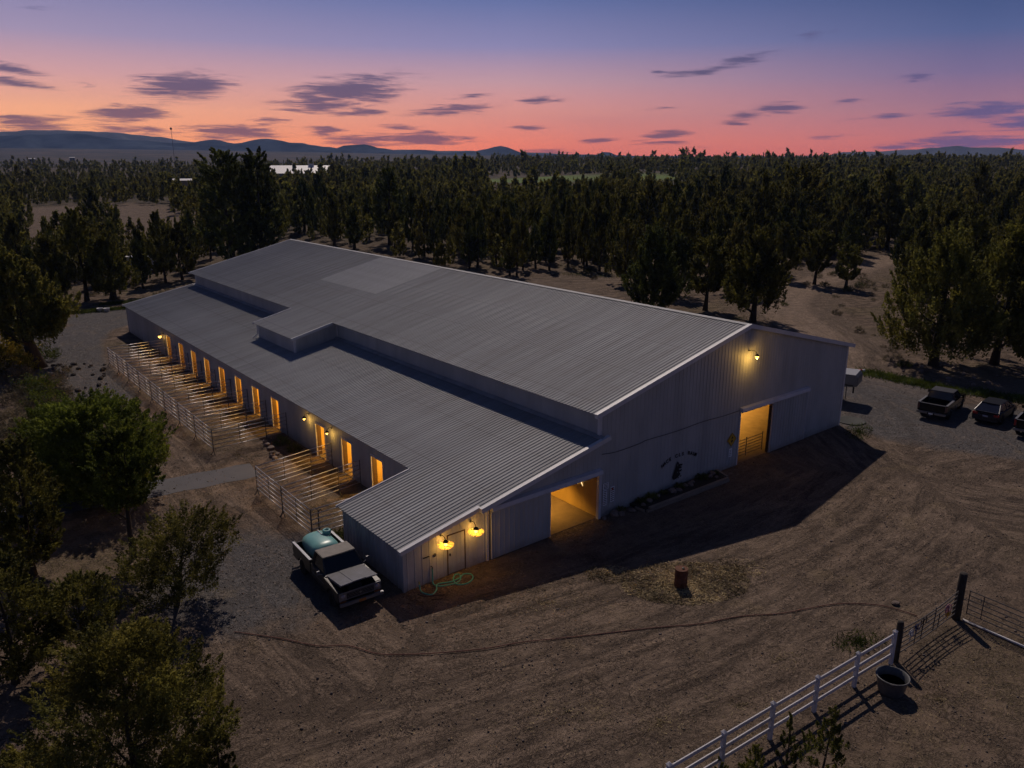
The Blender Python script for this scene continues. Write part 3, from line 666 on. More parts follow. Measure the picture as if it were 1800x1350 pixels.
# kick wall of the arena and plywood panels, seen through the big door
for i in range(20): MB().box(XW-.22, XW-.16, 1.0+i*2.44+.01, 1.0+(i+1)*2.44-.01, .03, 1.5).build('kick_board', M_WOODIN, barn)
MB().box(XW-.16, XW-.12, .2, YL-.2, 1.5, 5.6).build('inner_lining', M_WOODIN, barn)
mb = MB().box(XM+.11, XM+.15, 6.2, 7.6, .03, 2.2); 
wd = MB().box(XM-.05, XM-.01, 4.7, 5.9, .05, 2.15).build('aisle_door', M_TRIM, barn)
def point(name, loc, e, rad=.12, col=(1., .56, .105)):
    l = bpy.data.lights.new(name, 'POINT'); l.energy = e; l.color = col; l.shadow_soft_size = rad
    o = bpy.data.objects.new(name, l); COL.objects.link(o); o.location = loc; return o
bulb_mat = mat('warm_bulb', (1, .8, .4), .5, emit=(1., .52, .10), estr=3.6)
def hang_lamp(x, y, z, e, where, r=.1, cone=0):
    t = thing('hanging_lamp', where, 'lamp', (x, y, z), group='bare lamps hanging inside the barn')
    MB().lathe([(0.001, -.11), (.05, -.09), (.075, -.03), (.05, .02), (.02, .05)], 12).build('bulb', bulb_mat, t, True)
    MB().lathe([(.16, .02), (.06, .09), (.03, .16)], 12).build('lamp_shade', M_BLACK, t, True)
    MB().tube([(0, 0, .15), (0, 0, .75)], .008, 5).build('cord', M_BLACK, t)
    if cone:
        l = bpy.data.lights.new('lamp_light', 'SPOT'); l.energy = e; l.color = (1., .54, .10); l.shadow_soft_size = r; l.spot_size = R(cone); l.spot_blend = .7
        p = bpy.data.objects.new('lamp_light', l); COL.objects.link(p); p.location = (0, 0, -.2); p.parent = t
    else: p = point('lamp_light', (0, 0, -.2), e, r); p.parent = t
for i, d in enumerate(doorsA+doorsB): hang_lamp(6.3, d-1.0, 2.35, 430, 'lamp glowing inside a stall behind the open stall doors')
for y in (3.2, 10, 19): hang_lamp(10.0, y, 2.75, 560, 'lamp hanging in the lean-to aisle', .1, 128)
for (x, y) in ((27.5, 7), (33, 9), (31, 17), (25, 16), (33, 27)): hang_lamp(x, y, 4.9, 3600, 'lamp hanging in the big riding hall', .15, 122)
# glowing star shape standing in for a bright highlight on the aisle wall
sm = mat('star_glint_glow', (1, .85, .5), .4, emit=(1., .72, .34), estr=1.6)
st = MB(); cx, cz = 0, 0
for k in range(5):
    a = PI/2+k*2*PI/5; st.prism([(0.06*math.cos(a-.6), .06*math.sin(a-.6)), (.36*math.cos(a), .36*math.sin(a)), (.06*math.cos(a+.6), .06*math.sin(a+.6)), (0, 0)], -.02, .0, 'yz')
o = st.build('star_glint', sm, None, loc=(XM-.03, 1.35, 1.75)); tag(o, 'small glowing star-shaped highlight on the amber wall inside the lean-to door', 'star highlight')

# sagging cable along the gable wall
pts = [onw for onw in [(12.1, 3.62), (13.2, 3.50), (15.0, 3.55), (15.6, 3.62), (18.0, 3.58), (20.4, 3.66), (22.4, 3.60), (24.0, 3.62)]]
o = MB().tube([(x, -.05, z) for x, z in smooth_line(pts, 4)], .014, 5).build('cable', M_BLACK); tag(o, 'thin dark cable sagging across the gable wall above the horse sign', 'cable')

# ------------------------------------------------------------------ wall lamps
def gooseneck(loc, label, axis='y', arm=.55, drop=.35, e=20, cluster=False, r=.07):
    """lamp on a curved arm; wall normal is -axis"""
    rz = 0 if axis == 'y' else -PI/2
    t = thing('wall_lamp', label, 'lamp', loc, rz, 'warm lamps on the barn walls')
    MB().lathe([(.055, -.03), (.055, -.002)], 10, ax='y').build('wall_plate', M_BLACK, t)
    arc = [(0, -.02, 0), (0, -arm*.3, .06), (0, -arm*.7, .05), (0, -arm*.95, -.06), (0, -arm, -drop*.5)]
    MB().tube(arc, .018, 6).build('arm', M_BLACK, t, True)
    if cluster:
        c0 = (0, -arm, -drop*.5-.16); rg = random.Random(int(loc[0]*10))
        MB().lathe([(.03, .12), (.09, .09), (.14, .02)], 12, (0, -arm, -drop*.5-.04)).build('lamp_shade', M_BLACK, t, True)
        mb = MB()
        for k in range(130):
            th = rg.uniform(0, 2*PI); ph = math.acos(rg.uniform(-1, .75)); d = Vector((math.sin(ph)*math.cos(th), math.sin(ph)*math.sin(th), -abs(math.cos(ph))*.6+.1))
            p = Vector(c0); q = p+Vector((d.x*.38, d.y*.38, d.z*.32)); a = p+(q-p)*rg.uniform(.35, .6)
            mb.tube([a, q], [.005, .014], 4)
        mb.build('light_cluster', mat('warm_petals', (1, .7, .2), .5, emit=(1., .46, .04), estr=1.1), t)
        MB().lathe([(0.001, -.06), (.07, -.02), (.08, .03), (.03, .07)], 10, c0).build('bulb', bulb_mat, t, True)
        p = point('lamp_light', (0, -arm-.02, -drop*.5-.32), e, .12); p.parent = t
        p2 = point('lamp_light', (0, -arm*.55, -drop*.5-.08), e*.35, .08); p2.parent = t
    else:
        MB().lathe([(.03, .10), (.06, .07), (.15, -.02), (.145, -.02)], 14, (0, -arm, -drop*.5)).build('lamp_shade', M_BLACK, t, True)
        MB().lathe([(0.001, -.10*r/.07), (r*.8, -.06*r/.07), (r, 0), (r*.5, .05)], 12, (0, -arm, -drop*.5-.05)).build('bulb', bulb_mat, t, True)
        p = point('lamp_light', (0, -arm-.02, -drop*.5-.24), e, .07); p.parent = t
gooseneck((24.45, -.02, 7.35), 'gooseneck lamp glowing high under the ridge of the gable wall', arm=.6, drop=.4, e=42, r=.115)
gooseneck((1.95, -.03, 2.18), 'cluster lamp glowing on the shed front left of the plank door', arm=.42, drop=.30, e=9, cluster=True)
gooseneck((3.62, -.03, 2.36), 'cluster lamp glowing on the shed front right of the plank door', arm=.42, drop=.42, e=9, cluster=True)
gooseneck((XS-.03, 52.1, 2.25), 'wall lamp glowing beside the farthest stall door of the lean-to', 'x', .35, .3, 9, r=.16)
gooseneck((XS-.03, 18.75, 2.62), 'wall lamp on the lean-to between the two groups of stall pens', 'x', .35, .35, 10, r=.085)
gooseneck((XS-.03, 15.45, 2.55), 'wall lamp on the lean-to between the two nearest lit stall doors but one', 'x', .35, .35, 10, r=.085)

# ------------------------------------------------------------------ signs on the gable wall
M_SIGN = mat('white_sign_board', (.85, .85, .88), .6, 0, .1, 6); M_INK = mat('black_ink', (.01, .01, .012), .7); M_YEL = mat('yellow_sign_board', (.62, .36, .02), .5, 0, .15, 8); M_RED = mat('red_ink', (.35, .02, .015), .6)
def board(x, z, w, h, label, lines=4, dot=False, rows_vertical=False):
    t = thing('notice_sign', label, 'sign', (x, -.04, z), group='white notices beside the lean-to door')
    MB().box(-w/2, w/2, -.015, .0, -h/2, h/2).build('sign_board', M_SIGN, t)
    mb = MB(); rg = random.Random(int(x*100))
    for k in range(lines):
        zz = h/2-(k+.7)*h/(lines+.5); a = -w*.36; 
        while a < w*.32:
            L = rg.uniform(.06, .16)*w*1.6; mb.box(a, min(a+L, w*.38), -.021, -.016, zz-h*.12/lines*1.8, zz+h*.12/lines*1.8); a += L+.05*w
    mb.build('lettering', M_INK, t)
    if dot: MB().lathe([(.06, -.026), (.06, -.022)], 10, (0, 0, h*.34), 'y').build('red_mark', M_RED, t)
board(12.46, 1.72, .40, .36, 'small square white notice uppermost of the three beside the lean-to door', 4)
board(12.42, 1.05, .30, .88, 'tall narrow white notice nearest the lean-to door post', 8)
board(12.98, 1.12, .30, .88, 'tall narrow white notice with a red mark, right one of the pair', 7, True)
t = thing('diamond_sign', 'yellow diamond sign with dark symbols left of the big open door', 'sign', (23.42, -.05, 1.85))
MB().prism([(0, -.46), (.46, 0), (0, .46), (-.46, 0)], -.012, 0, 'xz').build('sign_board', M_YEL, t)
s_ = MB(); s_.prism([(-.10, .05), (.02, .22), (.12, .12), (.03, .06)], -.02, -.014); s_.prism([(.0, -.20), (.12, -.10), (.02, .02), (-.10, -.08)], -.02, -.014); s_.build('symbol', M_INK, t)
fr = MB(); 
for a, b in (((0, -.43), (.43, 0)), ((.43, 0), (0, .43)), ((0, .43), (-.43, 0)), ((-.43, 0), (0, -.43))): fr.tube([(a[0], -.016, a[1]), (b[0], -.016, b[1])], .008, 4)
fr.build('border_line', M_INK, t)
t = thing('notice_sign', 'small white notice under the yellow diamond sign', 'sign', (23.36, -.05, 1.0))
MB().box(-.16, .16, -.012, 0, -.27, .27).build('sign_board', M_SIGN, t); mb = MB()
for k in range(4): mb.box(-.10, .10-.03*(k % 2), -.018, -.013, .16-k*.11, .19-k*.11)
mb.build('lettering', M_INK, t)
# painted name and horse head
t = thing('wall_emblem', 'black horse head emblem with arched lettering on the gable wall', 'emblem', (18.35, -.05, 1.2))
def text_mesh(s, size, x, z, rot, parent, m=M_INK, name='letter'):
    cu = bpy.data.curves.new('txt', 'FONT'); cu.body = s; cu.size = size; cu.extrude = .006; cu.align_x = 'CENTER'; cu.align_y = 'CENTER'; cu.offset = .008
    tmp = bpy.data.objects.new('txt', cu); COL.objects.link(tmp); dg = bpy.context.evaluated_depsgraph_get()
    me = bpy.data.meshes.new_from_object(tmp.evaluated_get(dg)); bpy.data.objects.remove(tmp)
    me.materials.clear(); me.materials.append(m); o = obj(name, me, parent, (x, -.008, z)); o.rotation_euler = (PI/2, -rot, 0); return o
word = 'HACE CLS RALM'; n = len(word)
for i, ch in enumerate(word):
    if ch == ' ': continue
    th = R(58)*(1-2*i/(n-1)); text_mesh(ch, .30, -1.72*math.sin(th)+.12, .72*math.cos(th)+.13, th*.36, t)
head = [(-.02, .62), (.08, .52), (.10, .42), (.46, .36), (.42, .26), (.20, .28), (.40, .18), (.34, .10), (.16, .12), (.14, .0), (.42, .02), (.36, -.10), (.18, -.10), (.30, -.28), (.20, -.36), (.08, -.44),
        (-.10, -.50), (-.28, -.52), (-.40, -.44), (-.44, -.30), (-.38, -.16), (-.30, .04), (-.22, .22), (-.14, .42), (-.10, .54)]
MB().prism([(x*.95, z*.95-.12) for x, z in head], -.012, 0, 'xz').build('horse_head', M_INK, t)
mb = MB(); mb.prism([(-.03, .34), (.03, .30), (.0, .18), (-.07, .22)], -.018, -.013); mb.prism([(.0, -.15), (.08, -.18), (.05, -.27), (-.04, -.24)], -.018, -.013); mb.build('highlight', mat('grey_paint', (.16, .155, .15), .7), t)
for (x, z, s) in ((.34, -.52, .05), (.12, -.58, .04)): MB().lathe([(s, -.012), (s, 0)], 8, (x, 0, z), 'y').build('mane_dot', M_INK, t)
# small fittings on the shed front
o = MB().box(1.0, 1.32, -.06, -.03, 1.32, 1.36).build('wall_hook', M_BLACK); tag(o, 'short dark hook bar on the shed front above the hose', 'hook')
o = MB().lathe([(.05, -.06), (.085, -.05), (.085, -.03), (.05, -.02)], 12, (1.62, 0, 1.30), 'y').build('outlet_box', M_PIPED, None, True); tag(o, 'small round outlet fitting on the shed front under the left lamp', 'outlet')
# downpipe beside the bay, small roof pipe
o = MB().tube([(8.22, 37.62, 4.95), (8.2, 37.62, 4.2), (8.0, 37.62, 4.02), (7.7, 37.6, 3.86)], .05, 8).build('downpipe', M_TRIM, barn)

# ================================================================== PIPE PENS
def copy_tree(o, parent=None):
    c = o.copy(); COL.objects.link(c); c.parent = parent
    for ch in list(o.children): copy_tree(ch, c)
    return c
def make_panel(L, H=1.72, rails=6, name='pen_fence', mid=True, foot=.28):
    t = thing(name, '', 'fence panel')
    zs = [.38+(H-.38)*k/(rails-1) for k in range(rails)]
    rm = MB().tube([(.03, 0, 0), (L*.5, 0, -.012), (L-.03, 0, 0)], .026, 6)
    first = None
    for z in zs:
        if first is None: first = rm.build('rail', M_PIPE, t, True, loc=(0, 0, z))
        else: obj('rail', first.data, t, (0, 0, z))
    pm = MB().tube([(0, 0, H+.03), (0, 0, .42), (0, -.03, .22), (0, -.13, .05), (0, -.20, .0)], .024, 6)
    p0 = pm.build('end_post', M_PIPED, t, True); obj('end_post', p0.data, t, (L, 0, 0))
    if mid: MB().tube([(L/2, .01, H), (L/2, .01, .38)], .018, 6).build('mid_post', M_PIPED, t)
    return t
panel36 = make_panel(3.62); panel15 = make_panel(1.50, mid=False); used = set()
def place_panel(proto, x, y, rz, label, group, z=0):
    o = proto if proto.name not in used else copy_tree(proto)
    used.add(proto.name); o.location = (x, y, z); o.rotation_euler = (0, 0, rz); o['label'] = label; o['group'] = group; return o
ORD = ['first', 'second', 'third', 'fourth', 'fifth', 'sixth', 'seventh', 'eighth', 'ninth']
for k in range(8):
    place_panel(panel36, -.98, 51.5-k*3.65, -PI/2, f'{ORD[k]} outer pipe panel of the long pen row from the far end', 'outer panels of the long pen row')
for k in range(9):
    y = 51.5-k*3.65
    lab = f'{ORD[k]} divider from the far end of the long pen row'
    place_panel(panel36, -.98, y, R(3), lab+', outer part', 'dividers of the long pen row')
    place_panel(panel15, 2.66, y+.19, R(3), lab+', short part at wall', 'short divider panels at the barn wall')
for k in range(2):
    place_panel(panel36, -1.12, 14.35-k*3.68, -PI/2, ('farther' if k == 0 else 'nearer')+' outer pipe panel of the small pen by the truck', 'outer panels of the small pen')
for k, (y, w) in enumerate([(14.35, 'far end'), (10.67, 'middle'), (6.99, 'truck end')]):
    place_panel(panel36, -1.12, y, R(9) if k < 2 else R(2), f'long divider panel at the {w} of the small pen', 'dividers of the small pen')
    place_panel(panel15, 2.46, y+(.57 if k < 2 else .13), R(9) if k < 2 else R(2), f'short divider panel against the wall at the {w} of the small pen', 'short panels of the small pen')
# gate inside the big door
t = thing('stall_gate', 'dark pipe gate standing across the big lit doorway of the gable', 'gate', (24.25, .35, 0))
for k in range(6): MB().tube([(0, 0, .3+k*.2), (3.1, 0, .3+k*.2)], .022, 6).build('rail', M_PIPED, t)
for x in (0, 1.35, 3.1): MB().tube([(x, 0, .15), (x, 0, 1.42)], .028, 6).build('gate_post', M_PIPED, t)

# ================================================================== WHITE FENCE, GATES
fx0, fy0 = 11.82, -15.93; fdir = Vector((-1, .075, 0)).normalized(); SP = 2.37
fence = thing('white_fence', 'white three-rail vinyl fence running from the gate post to the bottom of the picture', 'fence', (fx0, fy0, 0), math.atan2(fdir.y, fdir.x))
for k in range(7):
    mb = MB().box(k*SP-.065, k*SP+.065, -.065, .065, 0, 1.42); p = mb.build('fence_post', M_VINYL, fence, bevel=.008)
    MB().add([(k*SP-.08, -.08, 1.42), (k*SP+.08, -.08, 1.42), (k*SP+.08, .08, 1.42), (k*SP-.08, .08, 1.42), (k*SP, 0, 1.50)], [(3, 2, 1, 0), (0, 1, 4), (1, 2, 4), (2, 3, 4), (3, 0, 4)]).build('post_cap', M_VINYL, p)
    if k < 6:
        for z in (.42, .84, 1.28):
            s = .02*math.sin(k*2.1+z*5)
            mb = MB(); mb.add([(k*SP+.05, -.022, z-.065), (k*SP+.05, .022, z-.065), (k*SP+.05, .022, z+.065), (k*SP+.05, -.022, z+.065),
                 ((k+1)*SP-.05, -.022, z-.065+s*.4), ((k+1)*SP-.05, .022, z-.065+s*.4), ((k+1)*SP-.05, .022, z+.065+s*.4), ((k+1)*SP-.05, -.022, z+.065+s*.4)],
                 [(0, 1, 2, 3), (7, 6, 5, 4), (0, 4, 5, 1), (1, 5, 6, 2), (2, 6, 7, 3), (3, 7, 4, 0)]); mb.build('rail', M_VINYL, fence, bevel=.006)
o = MB().lathe([(.13, 0), (.125, 1.2), (.12, 1.66), (.10, 1.74), (0.001, 1.76)], 14, (12.10, -15.96, 0)).build('gate_post', M_POST, None, True); tag(o, 'dark round timber post at the end of the white fence', 'post')
o = MB().lathe([(.17, 0), (.16, 1.2), (.15, 2.10), (.13, 2.13), (0.001, 2.14)], 14, (16.95, -16.15, 0)).build('gate_post', M_POST, None, True); tag(o, 'tall dark timber post where the two pipe gates meet', 'post')
t = thing('pipe_gate', 'closed dark pipe gate between the two timber posts with halters hung on it', 'gate', (12.3, -16.0, 0), math.atan2(-.15, 4.45))
for k in range(6):
    z = .28+k*.21; d = .10 if k == 5 else .03
    MB().tube([(x, 0, z+.05*(abs(x-2.2)/2.2)**2-d*(1-(abs(x-2.2)/2.2)**2)) for x in np.linspace(0, 4.42, 9)], .022, 6).build('rail', M_PIPED, t, True)
for x in (.0, 1.1, 1.62, 2.6, 3.0, 4.42): MB().tube([(x, 0, .28), (x, 0, 1.30 if x in (0, 4.42, 2.6) else .9)], .02, 6).build('upright', M_PIPED, t)
t = thing('pipe_gate', 'open dark pipe gate leading off the tall post out of the right edge', 'gate', (17.12, -16.45, 0), math.atan2(-4.6, -.15))
for k in range(6): MB().tube([(0, 0, .36+k*.205), (4.8, 0, .33+k*.205)], .022, 6).build('rail', M_PIPED, t)
for x in (0, .55, 2.2, 3.8, 4.8): MB().tube([(x, .0, .34), (x, 0, 1.40)], .02, 6).build('upright', M_PIPED, t)
o = MB().tube([(17.0, -16.4, .06), (16.9, -18.6, .07), (16.75, -21.2, .06)], .05, 8).build('ground_pole', M_VINYL, None, True); tag(o, 'long white pole lying along the foot of the open gate', 'pole')
# halters and ropes on the gate
def halter(x, z, c, lab, s=1.):
    m = mat('halter_'+c[0], c[1], .6); rg = random.Random(int(x*77)); mb = MB()
    for k in range(4):
        a = rg.uniform(0, 6); r = .13*s*rg.uniform(.6, 1.1); ox = rg.uniform(-.12, .12); pts = [(ox+r*math.cos(a+i*PI/5), -.05-.02*k, -.12*s+r*1.25*math.sin(a+i*PI/5)) for i in range(11)]
        mb.tube(pts, .014, 5, False)
    mb.tube([(0, -.05, 0), (.02, -.06, -.3*s), (-.03, -.06, -.5*s)], .012, 5)
    o = mb.build('halter', m, None); g = math.atan2(-.15, 4.45); o.location = (12.3+x*math.cos(g), -16.0+x*math.sin(g), z); o.rotation_euler = (0, 0, g); tag(o, lab, 'halter', 'halters hung on the pipe gate')
halter(.55, 1.12, ('white', (.45, .44, .48)), 'pale grey halter hung nearest the white fence on the gate')
halter(1.0, 1.22, ('blue', (.06, .06, .13)), 'blue and white halter with rope hung second from the white fence')
halter(1.5, 1.28, ('black', (.03, .012, .012)), 'dark red halter bundled near the middle of the gate', 1.1)
halter(3.5, 1.08, ('pink', (.40, .16, .22)), 'pink halter hung on the gate near the tall post')
halter(3.62, .80, ('yellow', (.50, .28, .02)), 'yellow halter hung below the pink one near the tall post', .8)
# muck tub
t = thing('water_tub', 'large grey round tub standing inside the white fence by the gate', 'tub', (10.22, -16.72, 0))
MB().lathe([(.40, 0), (.44, .1), (.50, .45), (.55, .64), (.575, .66), (.575, .69), (.53, .69), (.48, .45), (.38, .08), (0.001, .07)], 32).build('bowl', mat('grey_plastic_tub', (.10, .10, .105), .5, 0, .3, 5), t, True)
for a in (.5, .5+PI):
    MB().tube([(.57*math.cos(a-.25), .57*math.sin(a-.25), .66), (.63*math.cos(a), .63*math.sin(a), .70), (.57*math.cos(a+.25), .57*math.sin(a+.25), .66)], .02, 6).build('handle', M_PIPED, t)
MB().lathe([(.485, .40), (.001, .40)], 28).build('water', mat('dark_water', (.01, .012, .015), .05, 0, spec=.6), t)
# rusty drum
t = thing('burn_barrel', 'rusty steel drum with a lid standing on spilled straw', 'barrel', (9.98, -7.30, 0))
rust = mat('rusty_steel', (.15, .055, .030), .8, .2, .45, 4, .4, 20, stretch=(1, 1, .5))
MB().lathe([(.285, 0), (.29, .02), (.285, .27), (.300, .295), (.285, .32), (.285, .56), (.300, .585), (.285, .61), (.285, .85), (.295, .87), (.295, .885), (.27, .885)], 28).build('drum', rust, t, True)
MB().lathe([(.27, .86), (.001, .865)], 24).build('lid', mat('scuffed_lid', (.26, .20, .19), .6, .1, .3, 6), t)
MB().lathe([(.06, .866), (.055, .94), (0.001, .95)], 12, (.04, -.06, 0)).build('bung', M_BLACK, t)

# ================================================================== VEHICLES
def arches(x0, x1, zb, top, axles, r=.43, cz=.36, n=9):
    """side profile: along the bottom from x0 to x1 with wheel arches cut, then the given top points back"""
    p = [(x0, zb)]
    for ax in sorted(axles):
        w = math.sqrt(max(r*r-(zb-cz)**2, .01)); a0 = math.atan2(zb-cz, -w); a0 = a0 if a0 > 0 else a0+2*PI; a1 = math.atan2(zb-cz, w)
        for k in range(n+1): a = a0+(a1-a0)*k/n; p.append((ax+r*math.cos(a), cz+r*math.sin(a)))
    return p+[(x1, zb)]+top
def wheel_set(t, axles, y, r, w=.24, rimr=.62):
    for ax in axles:
        for s in (-1, 1):
            wh = MB().lathe([(r*.55, -w/2), (r*.92, -w/2), (r, -w*.32), (r, w*.32), (r*.92, w/2), (r*.55, w/2), (r*.55, -w/2)], 26, (0, 0, 0), 'y').build('wheel', M_RUBBER, t, True, loc=(ax, s*y, r))
            MB().lathe([(r*rimr, s*w*.30), (r*rimr*.8, s*w*.42), (r*rimr*.72, s*w*.22), (r*.22, s*w*.25), (r*.18, s*w*.45), (0.001, s*w*.46)], 20, (0, 0, 0), 'y').build('rim', M_RIM, wh, True)
def cabin(t, b, tp, zb, zt_, yb, yt, paint, roofm, pillars=(.5,)):
    """glasshouse: b=(xr,xf) base, tp=(xr,xf) top"""
    k = .03
    V = [(b[0]+k, -yb+k, zb), (b[1]-k, -yb+k, zb), (b[1]-k, yb-k, zb), (b[0]+k, yb-k, zb), (tp[0]+k, -yt+k, zt_), (tp[1]-k, -yt+k, zt_), (tp[1]-k, yt-k, zt_), (tp[0]+k, yt-k, zt_)]
    MB().add(V, [(3, 2, 1, 0), (4, 5, 6, 7), (0, 1, 5, 4), (1, 2, 6, 5), (2, 3, 7, 6), (3, 0, 4, 7)]).build('window_glass', M_GLASS, t)
    def pil(a, b_, r): MB().tube([a, b_], r, 6).build('pillar', paint, t)
    for s in (-1, 1):
        pil((b[0]+.02, s*(yb-.02), zb-.02), (tp[0]+.02, s*(yt-.02), zt_), .045); pil((b[1]-.02, s*(yb-.02), zb-.02), (tp[1]-.02, s*(yt-.02), zt_), .036)
        for f in pillars:
            xb = b[0]+(b[1]-b[0])*f; xt = tp[0]+(tp[1]-tp[0])*f; pil((xb, s*(yb-.025), zb), (xt, s*(yt-.02), zt_), .034)
    MB().prism([(tp[0]-.03, -yt-.01), (tp[1]+.02, -yt-.01), (tp[1]+.05, 0), (tp[1]+.02, yt+.01), (tp[0]-.03, yt+.01)], zt_-.01, zt_+.05, 'xy').build('roof', roofm, t, bevel=.02)

def old_pickup():
    paint = mat('faded_black_paint', (.018, .018, .020), .35, .1, .5, 3, col2=(.036, .033, .031)); hoodm = mat('faded_hood_paint', (.13, .13, .155), .5, .1, .4, 3, col2=(.10, .10, .11)); roofm = mat('weathered_tan_roof', (.20, .172, .15), .65, 0, .3, 4)
    t = thing('pickup_truck', 'old dark pickup with its hood ajar, parked beside the shed', 'pickup truck', (-1.98, 2.62, 0), -PI/2-R(2.5))
    ax = (-1.60, 1.72)
    # bed sides
    for s in (-1, 1):
        y0, y1 = sorted((s*.99, s*.90))
        MB().prism(arches(-2.62, -.50, .52, [(-.50, 1.17), (-2.62, 1.20)], [ax[0]], .45, .38), y0, y1).build('bed_side', paint, t, bevel=.012)
        MB().box(-2.62, -.52, min(s*1.0, s*.88), max(s*1.0, s*.88), 1.195, 1.235).build('bed_rail', M_CHROME, t)
        MB().prism(arches(1.02, 2.52, .50, [(2.50, 1.00), (1.02, 1.08)], [ax[1]], .45, .38), *sorted((s*.99, s*.74))).build('fender', paint, t, bevel=.015)
        MB().box(1.5-.04, 1.5+.04, min(s*.80, s*.99), max(s*.80, s*.99), 1.03, 1.05)
    MB().box(-2.60, -.52, -.9, .9, .66, .70).build('bed_floor', M_BLACK, t); MB().box(-2.66, -2.60, -.9, .9, .55, 1.15).build('tailgate', paint, t, bevel=.01); MB().box(-.56, -.5, -.9, .9, .6, 1.2).build('bed_front', paint, t)
    cabb = MB().prism(arches(-.48, 1.04, .45, [(1.04, 1.10), (-.48, 1.14)], []), -.97, .97).build('cab', paint, t, bevel=.03)
    cabin(t, (-.46, 1.00), (-.36, .50), 1.13, 1.66, .92, .76, paint, roofm, (.12,))
    for s in (-1, 1):
        MB().tube([(.92, s*.96, 1.16), (.90, s*1.14, 1.22)], .012, 5).build('mirror_arm', M_CHROME, t); MB().box(.86, .90, min(s*1.10, s*1.22), max(s*1.10, s*1.22), 1.18, 1.36).build('mirror', M_CHROME, t)
        MB().box(-.15, .02, min(s*.975, s*1.0), max(s*.975, s*1.0), 1.0, 1.03).build('door_handle', M_CHROME, t)
        MB().box(-.45, 1.0, min(s*.972, s*.985), max(s*.972, s*.985), .72, .75).build('side_moulding', M_CHROME, t)
    MB().box(1.04, 2.46, -.74, .74, .62, .66).build('engine_bay_floor', M_BLACK, t); MB().box(1.3, 2.1, -.3, .3, .66, .92).build('engine', M_PIPED, t, bevel=.03)
    MB().lathe([(.22, .92), (.22, 1.0), (.05, 1.02)], 16, (1.7, 0, 0)).build('air_cleaner', M_BLACK, t)
    MB().box(1.0, 1.10, -.92, .92, 1.06, 1.12).build('cowl', hoodm, t)
    # hood hinged at the cowl, nose lifted
    h = MB(); a = R(8); L = 1.50; n = Vector((-math.sin(a), 0, math.cos(a))); d = Vector((math.cos(a), 0, math.sin(a))); o0 = Vector((1.04, 0, 1.12))
    sec = [(-.86, -.05), (-.84, 0), (-.3, .02), (-.28, .035), (.28, .035), (.3, .02), (.84, 0), (.86, -.05)]
    V = []; 
    for q in (0, L):
        for (y, z) in sec: V.append(o0+d*q+n*z+Vector((0, y, 0)))
    V2 = [v-n*.03 for v in V]; m_ = len(sec)
    h.add(V, [(i, i+1, m_+i+1, m_+i) for i in range(m_-1)]); h.add(V2, [(i, i+1, m_+i+1, m_+i) for i in range(m_-1)])
    lip = [V[m_+i] for i in range(m_)]; h.add(lip+[v-n*.05 for v in lip], [(i, i+1, m_+i+1, m_+i) for i in range(m_-1)]); h.build('hood', hoodm, t)
    MB().box(2.50, 2.56, -.97, .97, .60, .98).build('grille_surround', M_CHROME, t, bevel=.02); g = MB().box(2.56, 2.575, -.62, .62, .66, .92).build('grille', M_BLACK, t)
    for k in range(4): MB().box(2.575, 2.585, -.60, .60, .69+k*.065, .70+k*.065).build('grille_bar', M_CHROME, g)
    MB().lathe([(.05, 2.585), (.05, 2.592)], 12, (0, 0, .80), 'x').build('badge', M_CHROME, t)
    for s in (-1, 1):
        MB().lathe([(.115, 2.56), (.11, 2.60), (0.001, 2.615)], 18, (0, s*.79, .80), 'x').build('headlight', mat('lamp_glass', (.32, .27, .27), .2), t, True)
        MB().box(2.50, 2.58, min(s*.66, s*.92), max(s*.66, s*.92), .50, .58).build('turn_signal', mat('amber_lens', (.30, .10, .02), .3), t)
    MB().box(2.62, 2.74, -1.0, 1.0, .42, .56).build('front_bumper', M_CHROME, t, bevel=.02); MB().box(-2.82, -2.72, -.95, .95, .45, .58).build('rear_bumper', M_CHROME, t, bevel=.02)
    MB().box(2.741, 2.75, -.16, .16, .43, .56).build('number_plate', mat('orange_plate', (.42, .15, .03), .6), t)
    wheel_set(t, ax, .84, .38)
    MB().box(-2.5, 2.4, -.45, .45, .32, .44).build('chassis', M_BLACK, t)
    # aqua water tank in the bed
    aq = mat('aqua_tank_plastic', (.20, .44, .42), .35, 0, .1, 2)
    T = thing('water_tank', 'pale aqua plastic tank lying in the bed of the old pickup', 'tank', t.location, t.rotation_euler[2])
    V = []; prof = [(-.98, .01), (-.97, .42), (-.88, .56), (-.5, .62), (.35, .62), (.72, .56), (.80, .42), (.81, .01)]; N = 28
    F = []
    for (x, r) in prof:
        for k in range(N):
            a_ = 2*PI*k/N; ca, sa = math.cos(a_), math.sin(a_); V.append((-1.5+x, math.copysign(abs(ca)**.75, ca)*r*1.08, 1.18+math.copysign(abs(sa)**.8, sa)*r*.70))
    F = [(i*N+k, i*N+(k+1) % N, (i+1)*N+(k+1) % N, (i+1)*N+k) for i in range(len(prof)-1) for k in range(N)]+[tuple(range(N)), tuple((len(prof)-1)*N+k for k in range(N))]
    MB().add(V, F).build('tank_shell', aq, T, True)
    MB().lathe([(.20, 1.58), (.20, 1.74), (.17, 1.78), (.11, 1.78), (.11, 1.70), (.001, 1.70)], 20, (-1.85, .42, 0)).build('filler_neck', aq, T, True)
    MB().tube([(-1.8, .15, 1.62), (-2.35, .18, 1.60)], .03, 6).build('outlet_pipe', M_TRIM, T)
    for x in (-2.1, -1.0): MB().box(x-.03, x+.03, -.74, .74, .69, .76).build('support_bar', aq, T)
old_pickup()

